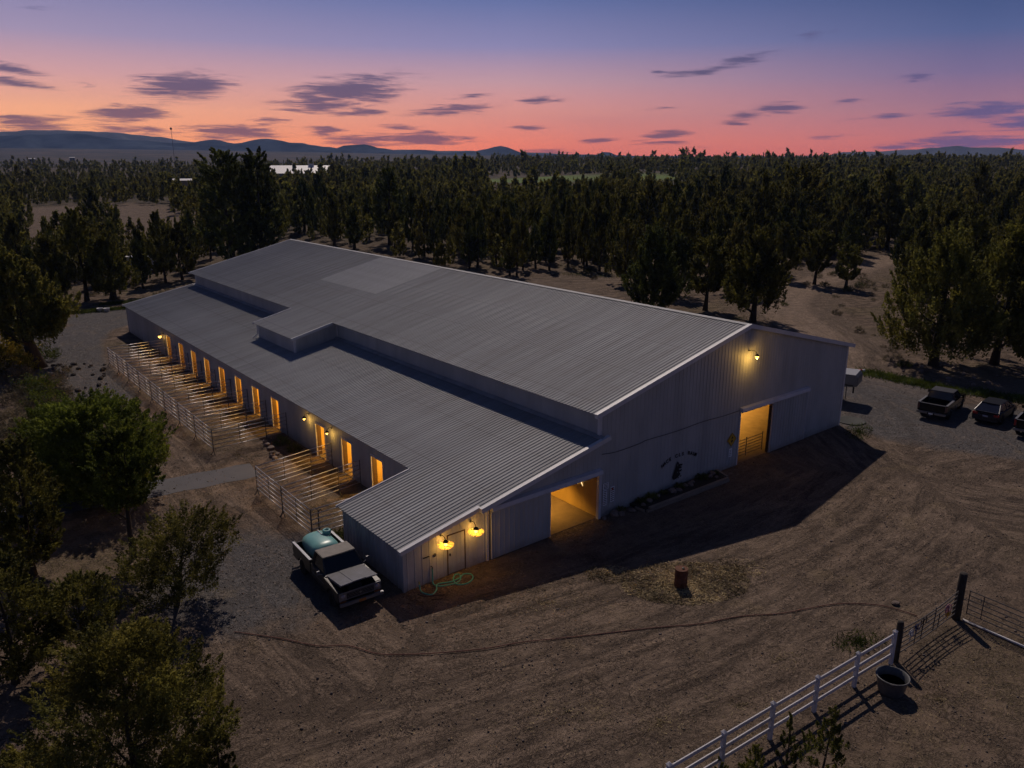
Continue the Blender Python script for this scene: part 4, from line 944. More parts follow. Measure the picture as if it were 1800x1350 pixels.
def modern_pickup(label, loc, rz, paintc, tail, L=5.6, blk=True):
    paint = mat('truck_paint_%d' % int(paintc[0]*1000), paintc, .22, .3)
    t = thing('pickup_truck', label, 'pickup truck', loc, rz); h = L/2; ax = (-h+1.25, h-1.0)
    body = MB().prism(arches(-h+2.05, h-.12, .42, [(h-.05, .75), (h-.12, 1.05), (h-1.45, 1.18), (-h+2.05, 1.20)], [ax[1]], .48, .40), -.98, .98).build('body', paint, t, bevel=.04)
    for s in (-1, 1):
        MB().prism(arches(-h+.08, -h+2.05, .45, [(-h+2.05, 1.26), (-h+.08, 1.28)], [ax[0]], .48, .40), *sorted((s*.99, s*.88))).build('bed_side', paint, t, bevel=.015)
        MB().box(-h+.08, -h+2.05, *sorted((s*1.0, s*.86)), 1.272, 1.30).build('bed_rail', mat('grey_bed_rail', (.16, .16, .18), .5), t)
        MB().box(-h+.06, -h+.16, *sorted((s*.995, s*.86)), .82, 1.20).build('tail_light', tail, t)
        MB().tube([(h-2.0, s*.95, 1.24), (h-2.0, s*1.13, 1.28)], .02, 5).build('mirror_arm', paint, t); MB().box(h-2.06, h-1.98, *sorted((s*1.08, s*1.26)), 1.20, 1.42).build('mirror', paint, t)
        MB().box(-h+2.1, h-1.2, *sorted((s*.981, s*.992)), .70, .76).build('side_moulding', mat('brown_trim', (.10, .085, .065), .5), t)
        MB().box(h-.16, h-.04, *sorted((s*.62, s*.94)), .72, .92).build('headlight', mat('lamp_glass', (.32, .27, .27), .2), t)
    MB().box(-h+.1, -h+2.0, -.88, .88, .72, .76).build('bed_floor', M_BLACK, t); MB().box(-h+.03, -h+.09, -.86, .86, .66, 1.25).build('tailgate', paint, t, bevel=.012)
    MB().box(-h+.02, -h+.1, -.86, .86, 1.25, 1.285).build('tailgate_cap', mat('grey_bed_rail', (.16, .16, .18), .5), t)
    cabin(t, (-h+2.08, h-1.40), (-h+2.22, h-2.15), 1.20, 1.74, .93, .76, paint, mat('dusty_roof_paint', (.085, .085, .10), .4, .1, .3, 3), (.18, .55))
    MB().box(-h-.14, -h+.02, -.98, .98, .52, .68).build('rear_bumper', M_CHROME, t, bevel=.03); MB().box(-h-.16, -h-.12, -.24, .24, .50, .66).build('bumper_step', M_BLACK, t)
    MB().box(h-.1, h+.06, -.96, .96, .45, .66).build('front_bumper', M_CHROME, t, bevel=.03); MB().box(h-.06, h-.02, -.6, .6, .70, .98).build('grille', M_BLACK, t)
    MB().tube([(-h-.14, 0, .48), (-h-.32, 0, .48), (-h-.32, 0, .55)], .03, 6).build('tow_hitch', M_CHROME, t); MB().box(-h-.165, -h-.155, -.15, .15, .52, .64).build('number_plate', M_SIGN, t)
    MB().box(-h+.3, h-.3, -.5, .5, .36, .50).build('chassis', M_BLACK, t)
    wheel_set(t, ax, .86, .40, .26); return t
m_tail = mat('dim_tail_lens', (.14, .07, .06), .3); m_tailr = mat('red_tail_lens', (.32, .015, .012), .25)
modern_pickup('black pickup seen from behind, leftmost of the three parked vehicles', (45.3, -3.25, 0), R(9), (.008, .008, .009), m_tail)
modern_pickup('dark pickup with large red tail light cut by the right edge of the picture', (46.4, -9.35, 0), R(8), (.010, .009, .009), m_tailr)
def hatch():
    paint = mat('navy_car_paint', (.012, .013, .022), .38, .2); t = thing('parked_car', 'dark blue hatchback with red tail lights parked between the two pickups', 'car', (46.9, -6.35, 0), R(5)); h = 2.25
    ax = (-1.3, 1.35)
    MB().prism(arches(-h, h, .28, [(h+.02, .55), (h-.1, .72), (h-.95, .90), (-h+.25, .98), (-h-.04, .86), (-h-.06, .5)], ax, .36, .32), -.88, .88).build('body', paint, t, bevel=.07)
    k = .0
    V = [(-h+.12, -.80, .95), (h-1.0, -.80, .90), (h-1.0, .80, .90), (-h+.12, .80, .95), (-h+.95, -.60, 1.40), (.35, -.60, 1.42), (.35, .60, 1.42), (-h+.95, .60, 1.40)]
    MB().add(V, [(3, 2, 1, 0), (4, 5, 6, 7), (0, 1, 5, 4), (1, 2, 6, 5), (2, 3, 7, 6), (3, 0, 4, 7)]).build('window_glass', mat('blue_tinted_glass', (.02, .024, .045), .12, .2), t)
    mb = MB()
    for s in (-1, 1):
        for a_, b_, r_ in (((-h+.12, s*.80, .95), (-h+.95, s*.61, 1.40), .045), ((h-1.0, s*.80, .90), (.35, s*.61, 1.42), .035), ((-.3, s*.80, .93), (-.35, s*.61, 1.41), .03)): MB().tube([a_, b_], r_, 6).build('pillar', paint, t)
        MB().box(-h-.07, -h+.06, *sorted((s*.52, s*.86)), .72, .88).build('tail_light', m_tailr, t, bevel=.01)
        MB().box(h-.14, h+.0, *sorted((s*.5, s*.8)), .58, .70).build('headlight', mat('lamp_glass', (.32, .27, .27), .2), t); MB().box(.75, .95, *sorted((s*.85, s*1.0)), .94, 1.06).build('mirror', paint, t, bevel=.02)
    MB().prism([(-h+.92, -.63), (.36, -.63), (.44, 0), (.36, .63), (-h+.92, .63), (-h+.86, 0)], 1.39, 1.45, 'xy').build('roof', paint, t, bevel=.025)
    MB().box(-h-.09, -h-.02, -.84, .84, .34, .56).build('rear_bumper', paint, t, bevel=.03); MB().box(-h-.095, -h-.085, -.17, .17, .64, .76).build('number_plate', mat('pale_plate', (.30, .32, .42), .5), t); MB().box(h-.05, h+.03, -.5, .5, .4, .52).build('grille', M_BLACK, t)
    MB().box(-h+.0, -h+.14, -.72, .72, .955, .985).build('spoiler', paint, t, bevel=.01); wheel_set(t, ax, .78, .32, .2)
hatch()
# horse trailer whose nose shows past the right corner of the barn
def horse_trailer():
    m = mat('brushed_aluminium', (.15, .16, .20), .4, .5, .15, 6); t = thing('horse_trailer', 'silver gooseneck horse trailer half hidden behind the right corner of the barn', 'trailer', (41.3, 5.6, 0), R(-72))
    MB().prism([(-3.2, .55), (2.4, .55), (2.4, 1.35), (3.9, 1.55), (3.9, 2.25), (3.7, 2.45), (-3.2, 2.45)], -1.0, 1.0).build('body', m, t, bevel=.05)
    MB().box(-3.2, 3.7, -1.0, 1.0, 2.452, 2.47).build('roof', mat('dusty_trailer_roof', (.30, .31, .34), .6), t)
    MB().box(-3.2, 3.6, -1.012, -1.002, 1.55, 1.66).build('stripe', M_BLACK, t)
    for x in (-1.8, -.6, .6): f = MB().box(x, x+.7, -1.02, -1.003, 1.75, 2.15).build('window', M_GLASS, t)
    MB().tube([(3.5, 0, 1.5), (3.5, 0, .75)], .06, 8).build('coupler', M_BLACK, t); MB().tube([(2.9, .5, 1.4), (2.9, .5, .05)], .035, 6).build('jack_leg', M_BLACK, t)
    MB().prism([(-1.6, .55), (.8, .55), (.6, .95), (-1.4, .95)], -1.12, 1.12).build('wheel_arch', m, t, bevel=.03); wheel_set(t, (-.9, .1), .98, .36)
horse_trailer()

# ================================================================== YARD OBJECTS
o = MB().tube([(x, y, .045) for x, y in smooth_line([G(412, 1112), G(455, 1118), G(500, 1125), G(560, 1137), G(610, 1136), G(660, 1150), G(700, 1152), G(760, 1150), G(850, 1142), G(920, 1130), G(1000, 1122), G(1150, 1105), G(1230, 1098), G(1300, 1085), G(1370, 1080), G(1420, 1071), G(1470, 1063), G(1520, 1063), G(1560, 1068), G(1612, 1084)], 5)], .021, 6).build('long_hose', mat('rust_red_hose', (.21, .085, .06), .7, 0, .3, 3)); tag(o, 'long thin rust-red hose snaking right across the bare yard', 'hose')
# green garden hose by the shed
def hose():
    g = mat('green_hose', (.10, .42, .32), .45); t = thing('garden_hose', 'pale green garden hose looped on the dirt below the shed lamp', 'hose', (0, 0, 0))
    P = [(1.42, -.10, .75), (1.42, -.12, .55), (1.40, -.14, .25), (1.36, -.25, .03), (1.45, -.55, .02), (1.9, -.75, .02), (2.35, -.8, .02), (2.65, -.55, .03), (2.75, -.25, .02), (2.55, -.22, .03), (2.25, -.55, .04), (2.2, -.95, .02), (2.6, -1.15, .02), (3.05, -.95, .02), (3.2, -.60, .02), (2.95, -.38, .02), (2.6, -.55, .03), (2.05, -.62, .05), (1.5, -.40, .04), (1.2, -.75, .02), (.85, -.95, .02), (.62, -.70, .03), (.58, -.42, .06), (.60, -.30, .30)]
    Q = []; 
    for i in range(len(P)-1):
        p0, p1, p2, p3 = [np.array(P[max(0, min(len(P)-1, i+j))]) for j in (-1, 0, 1, 2)]
        for k in range(5): s = k/5; Q.append(tuple(.5*((2*p1)+(-p0+p2)*s+(2*p0-5*p1+4*p2-p3)*s*s+(-p0+3*p1-3*p2+p3)*s**3)))
    Q.append(P[-1]); MB().tube(Q, .034, 6).build('hose_line', g, t, True)
    MB().tube([(.60, -.30, .28), (.60, -.28, .44)], .03, 8).build('nozzle', mat('yellow_nozzle', (.55, .42, .06), .5), t)
    MB().tube([(1.42, -.02, .80), (1.42, -.13, .80), (1.42, -.13, .70)], .022, 6).build('tap', M_PIPED, t)
hose()
o = MB().tube([tuple(p) for p in [(.35, -.55, .02), (.55, -.95, .02), (.95, -1.1, .02), (1.3, -1.35, .02), (1.0, -1.5, .02), (.6, -1.3, .02)]], .018, 5).build('old_hose', mat('brown_hose', (.12, .07, .045), .7), None, True); tag(o, 'faint brown hose end curled in the shade at the shed corner', 'hose')
# frost-free hydrant at the pen
t = thing('yard_hydrant', 'dark yard hydrant with a curved top standing in the pen behind the truck', 'hydrant', (-.35, 7.9, 0))
MB().tube([(0, 0, 0), (0, 0, .95), (.03, 0, 1.1), (.14, 0, 1.16), (.2, 0, 1.08)], .035, 8).build('stand_pipe', M_BLACK, t, True); MB().tube([(0, 0, 1.12), (-.05, .22, 1.25)], .018, 6).build('handle', M_BLACK, t)

def rock_mesh(seed, n=2):
    bm = bmesh.new(); bmesh.ops.create_icosphere(bm, subdivisions=n, radius=1); rg = np.random.default_rng(seed); off = rg.uniform(0, 9, 3)
    for v in bm.verts:
        k = 1+.45*(vnoise(np.array(v.co.x*1.6+off[0]), np.array(v.co.y*1.6+v.co.z*2.2+off[1]), seed)-.5)+.12*rg.uniform(-1, 1); v.co = v.co*float(k); v.co.z *= .68
    me = bpy.data.meshes.new('rock'); bm.to_mesh(me); bm.free(); me.materials.append(M_ROCK); return me
ROCKS = [rock_mesh(i) for i in range(6)]; LAVA = []
M_LAVA = mat('dark_lava_stone', (.055, .045, .040), .95, 0, .4, 3, .8, 8, objvar=.25)
for r_ in ROCKS[:4]:
    q_ = r_.copy(); q_.materials.clear(); q_.materials.append(M_LAVA); LAVA.append(q_)
def rock(x, y, s, label, group=None, z=None, i=None):
    o = obj('rock', ROCKS[(i if i is not None else random.randrange(6))], None, (x, y, (s*.4 if z is None else z)), random.uniform(0, 6)); o.scale = (s, s*random.uniform(.7, 1), s*random.uniform(.8, 1.1)); return tag(o, label, 'rock', group)
rock(16.05, -14.05, .17, 'lone pinkish stone on the bare yard beyond the closed gate')
# planter
t = thing('timber_planter', 'low weathered timber planter bed against the gable wall under the horse head', 'planter', (0, 0, 0))
def timber(a, b, z, w=.16, h=.14): mb = MB(); beam(mb, (*a, z+h), (*b, z+h), w, h); return mb.build('timber_beam', M_TIMBER, t, bevel=.012)
timber((14.55, -1.20), (18.0, -1.28), .0); timber((18.02, -1.28), (21.6, -1.33), .0); timber((14.7, -1.22), (21.5, -1.33), .145); timber((21.6, -1.25), (22.0, -.10), .0); timber((21.62, -1.22), (21.98, -.12), .145); timber((14.5, -1.1), (14.42, -.45), .0)
MB().prism([(14.5, -1.12), (21.5, -1.24), (21.9, -.06), (14.4, -.06)], .01, .18, 'xy').build('planter_soil', mat('dark_soil', (.035, .026, .020), .95, 0, .4, 5, .8, 12), t)
pl = [(12.15, -.32, .14), (12.9, -.35, .30), (13.25, -.55, .24), (13.6, -.3, .16), (14.0, -.62, .2), (14.75, -.75, .16), (15.4, -.60, .20), (16.3, -.45, .15), (17.4, -.55, .26), (17.8, -.7, .20), (18.6, -.5, .18), (18.95, -.6, .22), (19.4, -.4, .15), (20.9, -.5, .18), (21.3, -.35, .22), (21.1, -.8, .14)]
pos_words = ['at the foot of the lean-to door post', 'pale blocky stone below the two tall notices', 'dark stone left of the planter', 'small stone by the wall left of the planter', 'stone touching the planter left end',
             'first stone inside the planter from the left', 'second stone inside the planter from the left', 'small stone in the left third of the planter', 'large pale stone left of planter centre', 'stone leaning on the large pale one',
             'stone just right of the horse head in the planter', 'light stone right of planter centre', 'small stone against the wall in the planter', 'first stone of the cluster at the planter right end', 'biggest stone at the planter right end', 'small stone on the planter right corner']
for (x, y, s), wd in zip(pl, pos_words): rock(x, y, s, ('brown rock '+wd) if not wd.startswith(('pale', 'dark', 'small', 'stone', 'first', 'second', 'large', 'light', 'biggest')) else wd.replace('stone', 'garden rock'), 'rocks along the gable wall', z=(.18+s*.35 if 14.5 < x < 21.6 else s*.3))
for i, (u, v) in enumerate([(466, 778), (470, 783), (476, 790), (478, 797), (478, 804), (483, 808), (488, 800)]):
    p = G(u, v); rock(p[0], p[1], .17+.04*(i % 3), ['dark rock at the far end of the short row beside the long pen', 'second rock of the short row beside the long pen', 'third rock of the short row beside the long pen', 'middle rock of the short row beside the long pen', 'rock near the close end of the short row', 'nearest rock of the short row before the small pen', 'small rock beside the short row towards the wall'][i], 'row of rocks beside the long pen')
# low dark round disc / white pipe with red end
o = MB().lathe([(1.0, .0), (1.02, .05), (.98, .07), (.9, .05), (.001, .045)], 36, (37.9, -.1, .0)).build('round_disc', mat('dark_green_grey', (.022, .024, .022), .7, 0, .3, 3), None, True); tag(o, 'round dark cover lying low beside the right corner of the barn', 'disc')
t = thing('marker_pipe', 'white pipe with a red banded end lying across the dirt right of the barn', 'pipe', (50.6, 7.15, .18), R(-42))
MB().tube([(-3.2, 0, 0), (.9, 0, 0)], .17, 12).build('white_tube', M_TRIM, t, True); MB().tube([(.9, 0, 0), (1.25, 0, 0)], .175, 12).build('red_band', mat('red_band_paint', (.35, .03, .025), .5), t, True); MB().tube([(1.25, 0, 0), (1.5, 0, 0)], .17, 12).build('end_cap', M_TRIM, t, True)
# two white basins beyond the far lean-to corner
for k, s in ((0, 'left'), (1, 'right')):
    p = G(176+k*12, 548); o = MB().lathe([(.30, 0), (.38, .42), (.40, .45), (.34, .45), (.27, .06), (.001, .05)], 16, (p[0], p[1], .02)).build('white_basin', M_TRIM, None, True); tag(o, f'small white basin on the verge at the far end of the lane, {s} of two', 'basin', 'white basins on the verge')
# camper glimpsed through the trees
def camper(loc, rz, label):
    t = thing('camper_trailer', label, 'camper', loc, rz)
    MB().prism([(-3, .5), (2.4, .5), (3.0, 1.1), (2.8, 2.5), (2.2, 2.85), (-3, 2.85)], -1.15, 1.15).build('body', M_TRIM, t, bevel=.06)
    for x in (-2.2, -.4, 1.2): MB().box(x, x+.9, -1.17, -1.155, 1.5, 2.1).build('window', M_GLASS, t)
    wheel_set(t, (-.4, .4), 1.0, .35)
camper((17.5, 117, 0), R(-25), 'white camper trailer half hidden by trees beyond the far lane')
# ---------------- far buildings
def far_building(u, v, w, d, h, label, cat='building', rz=None, roofc=(.62, .62, .64), wallc=(.22, .20, .18), pitch=.18, name='far_building', dz=0):
    p = P3(u, v); z = float(zt(p[0], p[1])); rz = -az_el(u, v)[0] if rz is None else rz
    t = thing(name, label, cat, (p[0], p[1], z+dz), rz); rm = mat('pale_roof_%d' % int(sum(roofc)*100), roofc, .5); wm = mat('far_wall_%d' % int(sum(wallc)*100), wallc, .8)
    MB().box(-w/2, w/2, -d/2, d/2, -2, h).build('wall', wm, t); rh = d/2*pitch
    MB().prism([(-d/2-.4, h-.05), (0, h+rh), (d/2+.4, h-.05)], -w/2-.5, w/2+.5, 'yz').build('roof', rm, t)
    n = max(2, int(w/6))
    for k in range(n): x = -w/2+(k+.5)*w/n; MB().box(x-.8, x+.8, -d/2-.04, -d/2-.005, 1.0, min(h-.6, 2.6)).build('window', M_GLASS, t)
    return t
hall = far_building(525, 324, 46, 26, 7.0, 'long far barn with a brilliant pale roof above the trees left of centre', rz=R(-27), roofc=(.85, .83, .82), pitch=.42, dz=1.5)
MB().box(8, 12, -1.5, 1.5, 12.2, 13.6).build('roof_vent', M_TRIM, hall)
far_building(323, 352, 7, 7, 5, 'small tan house with a white roof among the trees below the water tower', 'house', roofc=(.7, .68, .66), wallc=(.30, .24, .17), dz=3)
for i, (u, v, w) in enumerate([(172, 292, 10), (184, 291, 8), (196, 292, 9), (130, 300, 8), (60, 303, 8), (378, 290, 10)]):
    far_building(u, v, w, 8, 4, ['leftmost small white roof of the far cluster', 'middle small white roof of the far cluster', 'right small white roof of the far cluster', 'lone pale shed roof left of the far cluster', 'tiny pale roof near the left edge', 'tiny grey roof just left of the tall pines'][i], 'house', roofc=(.68, .68, .70), dz=5, name='far_house')
far_building(1362, 297, 16, 8, 3.5, 'small white roofed shed in the forest edge right of centre', 'shed', roofc=(.6, .6, .66), dz=3, name='far_shed')
p = P3(309, 300); r = math.hypot(p[0]-CAM[0], p[1]-CAM[1]); t = thing('water_tower', 'slender far water tower standing against the left mountains', 'water tower', (p[0], p[1], float(zt(p[0], p[1]))))
k = r/FPX; H = (300-253)*k
MB().tube([(0, 0, 0), (0, 0, H)], 0.3*k, 8).build('column', M_PIPED, t); MB().lathe([(.5*k, H-1.5*k), (1.7*k, H), (1.8*k, H+1.1*k), (.7*k, H+2.4*k)], 14).build('tank', M_PIPED, t, True)
# timber stakes / trailer rail in the clearing right

# ================================================================== VEGETATION
def leaf_tris(C, A, s, rg, flat=.5, asp=.55, N=None):
    """triangles at centres C with long axis near A, size s"""
    n = len(C); r = rg.normal(size=(n, 3)); T = A*flat+r*.6; T /= np.linalg.norm(T, axis=1, keepdims=True)
    q = rg.normal(size=(n, 3)) if N is None else N+rg.normal(size=(n, 3))*.38
    S = np.cross(T, q); S /= np.linalg.norm(S, axis=1, keepdims=True)+1e-9
    s = np.broadcast_to(np.asarray(s).reshape(-1, 1), (n, 1))*rg.uniform(.6, 1.35, (n, 1))
    V = np.stack([C-T*s*.45+S*s*asp*.5, C-T*s*.45-S*s*asp*.5, C+T*s*.6], 1).reshape(-1, 3)
    return V, np.arange(3*n).reshape(n, 3)
PROF = {'juniper': lambda t: np.interp(t, [0, .08, .22, .5, .8, 1], [.55, .9, 1, .72, .32, .03]),
        'spire': lambda t: np.interp(t, [0, .1, .3, .7, 1], [.6, .95, 1, .5, .04]),
        'round': lambda t: np.interp(t, [0, .12, .4, .7, .9, 1], [.45, .8, 1, .9, .55, .2]),
        'pine': lambda t: np.interp(t, [0, .1, .5, .85, 1], [.6, .9, 1, .75, .3]),
        'open': lambda t: np.interp(t, [0, .15, .45, .8, 1], [.5, .9, 1, .6, .15])}
def crown_arrays(kind, H, Rr, cb, nc, nt, s, seed, gap=.25, lean=0, plume=1.):
    rg = np.random.default_rng(seed); P = PROF[kind]
    t = rg.beta(1.05, 1.25, nc*3) if kind != 'round' else rg.uniform(0, 1, nc*3)
    a = rg.uniform(0, 2*PI, nc*3)
    # lobed outline
    lob = 1+.12*np.sin(a*2+seed)+.12*np.sin(a*3+t*9+seed*2)+.14*np.sin(t*17+seed+a)
    keep = (vnoise(a*1.9+seed, t*6.3+seed, seed) > gap); t, a, lob = t[keep][:nc], a[keep][:nc], lob[keep][:nc]; nc = len(t)
    rad = P(t)*Rr*lob*np.sqrt(rg.uniform(.18, 1.0, nc)); zc = np.minimum(H*(cb+(1-cb)*t), H-.30*Rr*plume) if kind in ('round', 'open') else H*(cb+(1-cb)*t*.99)-.22*Rr*t
    C = np.stack([rad*np.cos(a)+lean*t*Rr, rad*np.sin(a), zc], 1)
    out = np.stack([np.cos(a), np.sin(a), np.zeros(nc)], 1)
    A = out*.45*rg.uniform(.3, 1.5, (nc, 1))+np.array([0, 0, 1.])*(.9 if kind in ('juniper', 'spire') else .45); A /= np.linalg.norm(A, axis=1, keepdims=True)
    L = Rr*.42*plume*rg.uniform(.6, 1.5, (nc, 1)); W = Rr*.125*rg.uniform(.7, 1.3, (nc, 1))
    C = np.repeat(C, nt, 0); A2 = np.repeat(A, nt, 0); L = np.repeat(L, nt, 0); W = np.repeat(W, nt, 0)
    u = rg.uniform(-.4, 1, (len(C), 1)); d = rg.normal(size=(len(C), 3)); d /= np.linalg.norm(d, axis=1, keepdims=True)
    X = C+A2*L*u+d*W*np.clip(1-.5*(u+.4), .25, 1)*np.where(u > .55, .55, 1)*rg.uniform(.55, 1.1, (len(C), 1))
    return leaf_tris(X, A2+d*.3, s, rg, .9, .7, d+np.array([0, 0, .35]))
def trunk_mb(H, r, cb, Rr, seed, lean=0, limbs=8, top=.8):
    rg = random.Random(seed); mb = MB(); pts = []; rs = []
    for k in range(9):
        f = k/8; pts.append((lean*f*Rr+.06*H*.2*math.sin(f*5+seed), .05*H*.2*math.cos(f*4+seed)-.01, f*H*top-.15*(k == 0))); rs.append(r*(1.35-.35*min(1, f*6))*(1-f*.88))
    mb.tube(pts, rs, 8)
    for k in range(limbs):
        f = cb*.8+(top-cb)*.9*(k+.5)/limbs*.8; i = min(7, int(f/top*8)); b = Vector(pts[i]); a = rg.uniform(0, 2*PI); l = Rr*rg.uniform(.45, .85)*(1-f*.5); 
        m1 = b+Vector((math.cos(a)*l*.5, math.sin(a)*l*.5, l*.25)); e = b+Vector((math.cos(a)*l, math.sin(a)*l, l*.75))
        mb.tube([b, m1, e], [rs[i]*.5, rs[i]*.3, rs[i]*.08], 5)
    return mb
def make_tree(kind, H, Rr, cb, nc, nt, s, seed, tr=.2, leaf=None, gap=.25, lean=0, limbs=8, name='juniper_tree', plume=1., top=.8):
    t = thing(name, '', 'tree')
    V, F = crown_arrays(kind, H, Rr, cb, nc, nt, s, seed, gap, lean, plume); obj('crown', tri_mesh('crown', V, F, leaf or M_LEAF), t)
    trunk_mb(H, tr, cb, Rr, seed, lean, limbs, top).build('trunk', M_BARK, t, True); return t
def tree_dims(u, vb, vt, wpx):
    p = P3(u, vb); z0 = float(zt(p[0], p[1])); d = ray(u, vt); hd = math.hypot(p[0]-CAM[0], p[1]-CAM[1]); z1 = CAM[2]+d[2]*hd/math.hypot(d[0], d[1])
    dep = float(np.dot(np.array([p[0], p[1], z0])-CAM, FW)); return p[0], p[1], z0, z1-z0, wpx*dep/FPX/2
# ---- close and hand-placed trees, one mesh each
NEAR = [
 # u, vbase, vtop, width px, kind, crown base, clumps, tris, leaf size, trunk r, leaf, gap, lean, label
 (175, 878, 702, 255, 'round', .06, 520, 110, .13, .16, M_LEAFG, .04, 0, 'dense rounded green tree overhanging the gravel path beside the long pen'),
 (236, 978, 745, 135, 'round', .40, 190, 120, .11, .15, M_LEAFG, .15, .1, 'slim bare-stemmed tree in front of the rounded green tree on the gravel path'),
 (62, 1010, 768, 150, 'open', .14, 240, 110, .115, .15, M_LEAF, .25, 0, 'loose olive juniper at the left edge below the gravel path'),
 (30, 1200, 975, 210, 'open', .15, 230, 100, .10, .12, M_LEAF, .3, 0, 'low scraggly juniper at the left edge above the caption corner'),
 (148, 1150, 1010, 150, 'open', .30, 150, 90, .085, .10, M_LEAF, .34, .1, 'thin scraggly juniper with a leaning bare trunk in the lower left'),
 (308, 1066, 905, 235, 'open', .20, 210, 110, .085, .10, M_LEAF, .26, .35, 'small spreading juniper standing alone left of the old pickup'),
 (255, 1440, 1095, 350, 'open', .08, 470, 130, .085, .14, M_LEAF, .22, 0, 'big bushy green juniper filling the bottom left foreground'),
 (70, 1470, 1300, 160, 'open', .1, 120, 80, .075, .1, M_LEAF, .3, 0, 'juniper top poking up in the bottom left corner'),
 (395, 1440, 1255, 90, 'open', .1, 90, 90, .07, .08, M_LEAF, .25, 0, 'small juniper at the bottom edge right of the big bushy one'),
 (1440, 1392, 1235, 120, 'spire', .02, 60, 110, .060, .05, M_LEAF, .15, .2, 'young pointed juniper growing through the white fence, right one'),
 (1378, 1370, 1248, 60, 'spire', .02, 34, 110, .055, .05, M_LEAF, .15, 0, 'young pointed juniper growing through the white fence, tallest left shoot'),
 (1320, 1400, 1300, 90, 'juniper', .02, 40, 100, .055, .05, M_LEAF, .2, 0, 'low young juniper at the bottom edge inside the white fence'),
 (1262, 1400, 1315, 55, 'juniper', .02, 24, 90, .055, .05, M_LEAF, .2, 0, 'smallest young juniper sprouting at the foot of the white fence'),
 (66, 645, 440, 150, 'juniper', .30, 300, 80, .28, .62, M_LEAF, .15, -.25, 'large juniper with a thick leaning dark trunk at the left edge'),
 (-75, 600, 400, 120, 'juniper', .15, 200, 60, .3, .4, M_LEAF, .2, 0, 'tall juniper cut by the left edge behind the thick-trunked one'),
 (1642, 642, 402, 195, 'juniper', .13, 330, 80, .24, .42, M_LEAF, .16, 0, 'broad juniper behind the parked vehicles, left of the right-hand pair'),
 (1750, 640, 392, 190, 'juniper', .18, 320, 80, .24, .36, M_LEAF, .2, .1, 'broad juniper behind the parked vehicles at the right edge'),
 (1606, 520, 392, 85, 'juniper', .15, 150, 60, .3, .25, M_LEAF, .18, 0, 'juniper standing behind the left side of the broad right-hand pair'),
 (1700, 525, 378, 95, 'juniper', .15, 160, 60, .3, .25, M_LEAF, .18, 0, 'juniper showing in the gap behind the broad right-hand pair'),
 (1790, 545, 372, 110, 'juniper', .15, 180, 60, .3, .25, M_LEAF, .18, 0, 'tall juniper at the right edge behind the broad right-hand pair'),
 (112, 862, 716, 150, 'round', .05, 240, 110, .13, .12, M_LEAFG, .04, 0, 'lower left lobe of dense green bush beside the rounded tree'),
 (1822, 660, 470, 120, 'juniper', .18, 180, 70, .24, .3, M_LEAF, .2, .1, 'juniper mostly outside the right edge behind the parked vehicles'),
 (1146, 548, 395, 115, 'juniper', .10, 240, 70, .30, .32, M_LEAFD, .12, 0, 'dense dark juniper just beyond the barn ridge, leftmost of the three'),
 (1240, 546, 415, 78, 'open', .28, 170, 70, .28, .28, M_LEAF, .25, 0, 'bare-trunked juniper beyond the barn ridge, middle of the three'),
 (1322, 566, 400, 125, 'juniper', .18, 260, 70, .28, .36, M_LEAF, .18, 0, 'wide juniper nearest the gable peak, right one of the three beyond the ridge'),
 (1190, 522, 405, 75, 'spire', .12, 150, 60, .30, .25, M_LEAFD, .12, 0, 'dark pointed juniper between the dense dark one and the bare-trunked one'),
 (1288, 516, 388, 80, 'juniper', .16, 170, 60, .30, .28, M_LEAF, .15, 0, 'olive juniper filling the gap left of the wide one by the gable peak'),
 (1100, 500, 385, 70, 'juniper', .14, 160, 60, .30, .28, M_LEAF, .15, 0, 'olive juniper left of the dense dark one beyond the ridge'),
 (1372, 492, 392, 62, 'juniper', .2, 140, 60, .30, .25, M_LEAF, .2, 0, 'juniper at the left corner of the dirt clearing'),
 (1432, 500, 405, 62, 'round', .28, 130, 60, .32, .25, M_LEAF, .2, 0, 'round-headed juniper on the edge of the dirt clearing, left of two'),
 (1486, 508, 428, 52, 'open', .25, 110, 60, .30, .25, M_LEAF, .28, 0, 'round-headed juniper on the edge of the dirt clearing, right of two'),
 (408, 462, 253, 84, 'pine', .06, 330, 64, .40, .5, M_LEAFD, .10, 0, 'tallest dark pine rising above the forest behind the barn, left of the twin pair'),
 (464, 458, 256, 66, 'pine', .06, 300, 64, .40, .5, M_LEAFD, .10, 0, 'tall dark pine of the twin pair behind the barn, right one'),
 (776, 466, 426, 30, 'spire', .03, 70, 50, .3, .15, M_LEAF, .1, 0, 'small pointed juniper just behind the barn ridge in the middle'),
 (98, 540, 415, 90, 'juniper', .22, 190, 60, .3, .3, M_LEAF, .2, 0, 'tall juniper right of the thick-trunked one at the lane verge'),
 (200, 526, 405, 95, 'juniper', .16, 200, 60, .3, .42, M_LEAF, .18, 0, 'thick-trunked juniper standing in the shade behind the white basins'),
 (152, 530, 360, 80, 'juniper', .25, 190, 60, .3, .3, M_LEAF, .2, 0, 'tall olive juniper between two others behind the green verge'),
 (290, 498, 370, 60, 'spire', .15, 150, 60, .3, .2, M_LEAF, .2, 0, 'slim juniper nearest the far corner of the lean-to'),
 (320, 492, 385, 60, 'spire', .15, 150, 60, .3, .2, M_LEAF, .2, 0, 'slim juniper right behind the far corner of the barn'),
 (1205, 300, 258, 20, 'spire', .1, 60, 30, 1.2, .5, M_LEAF, .2, 0, 'distant reddish brown tree standing above the treeline in the middle'),
]
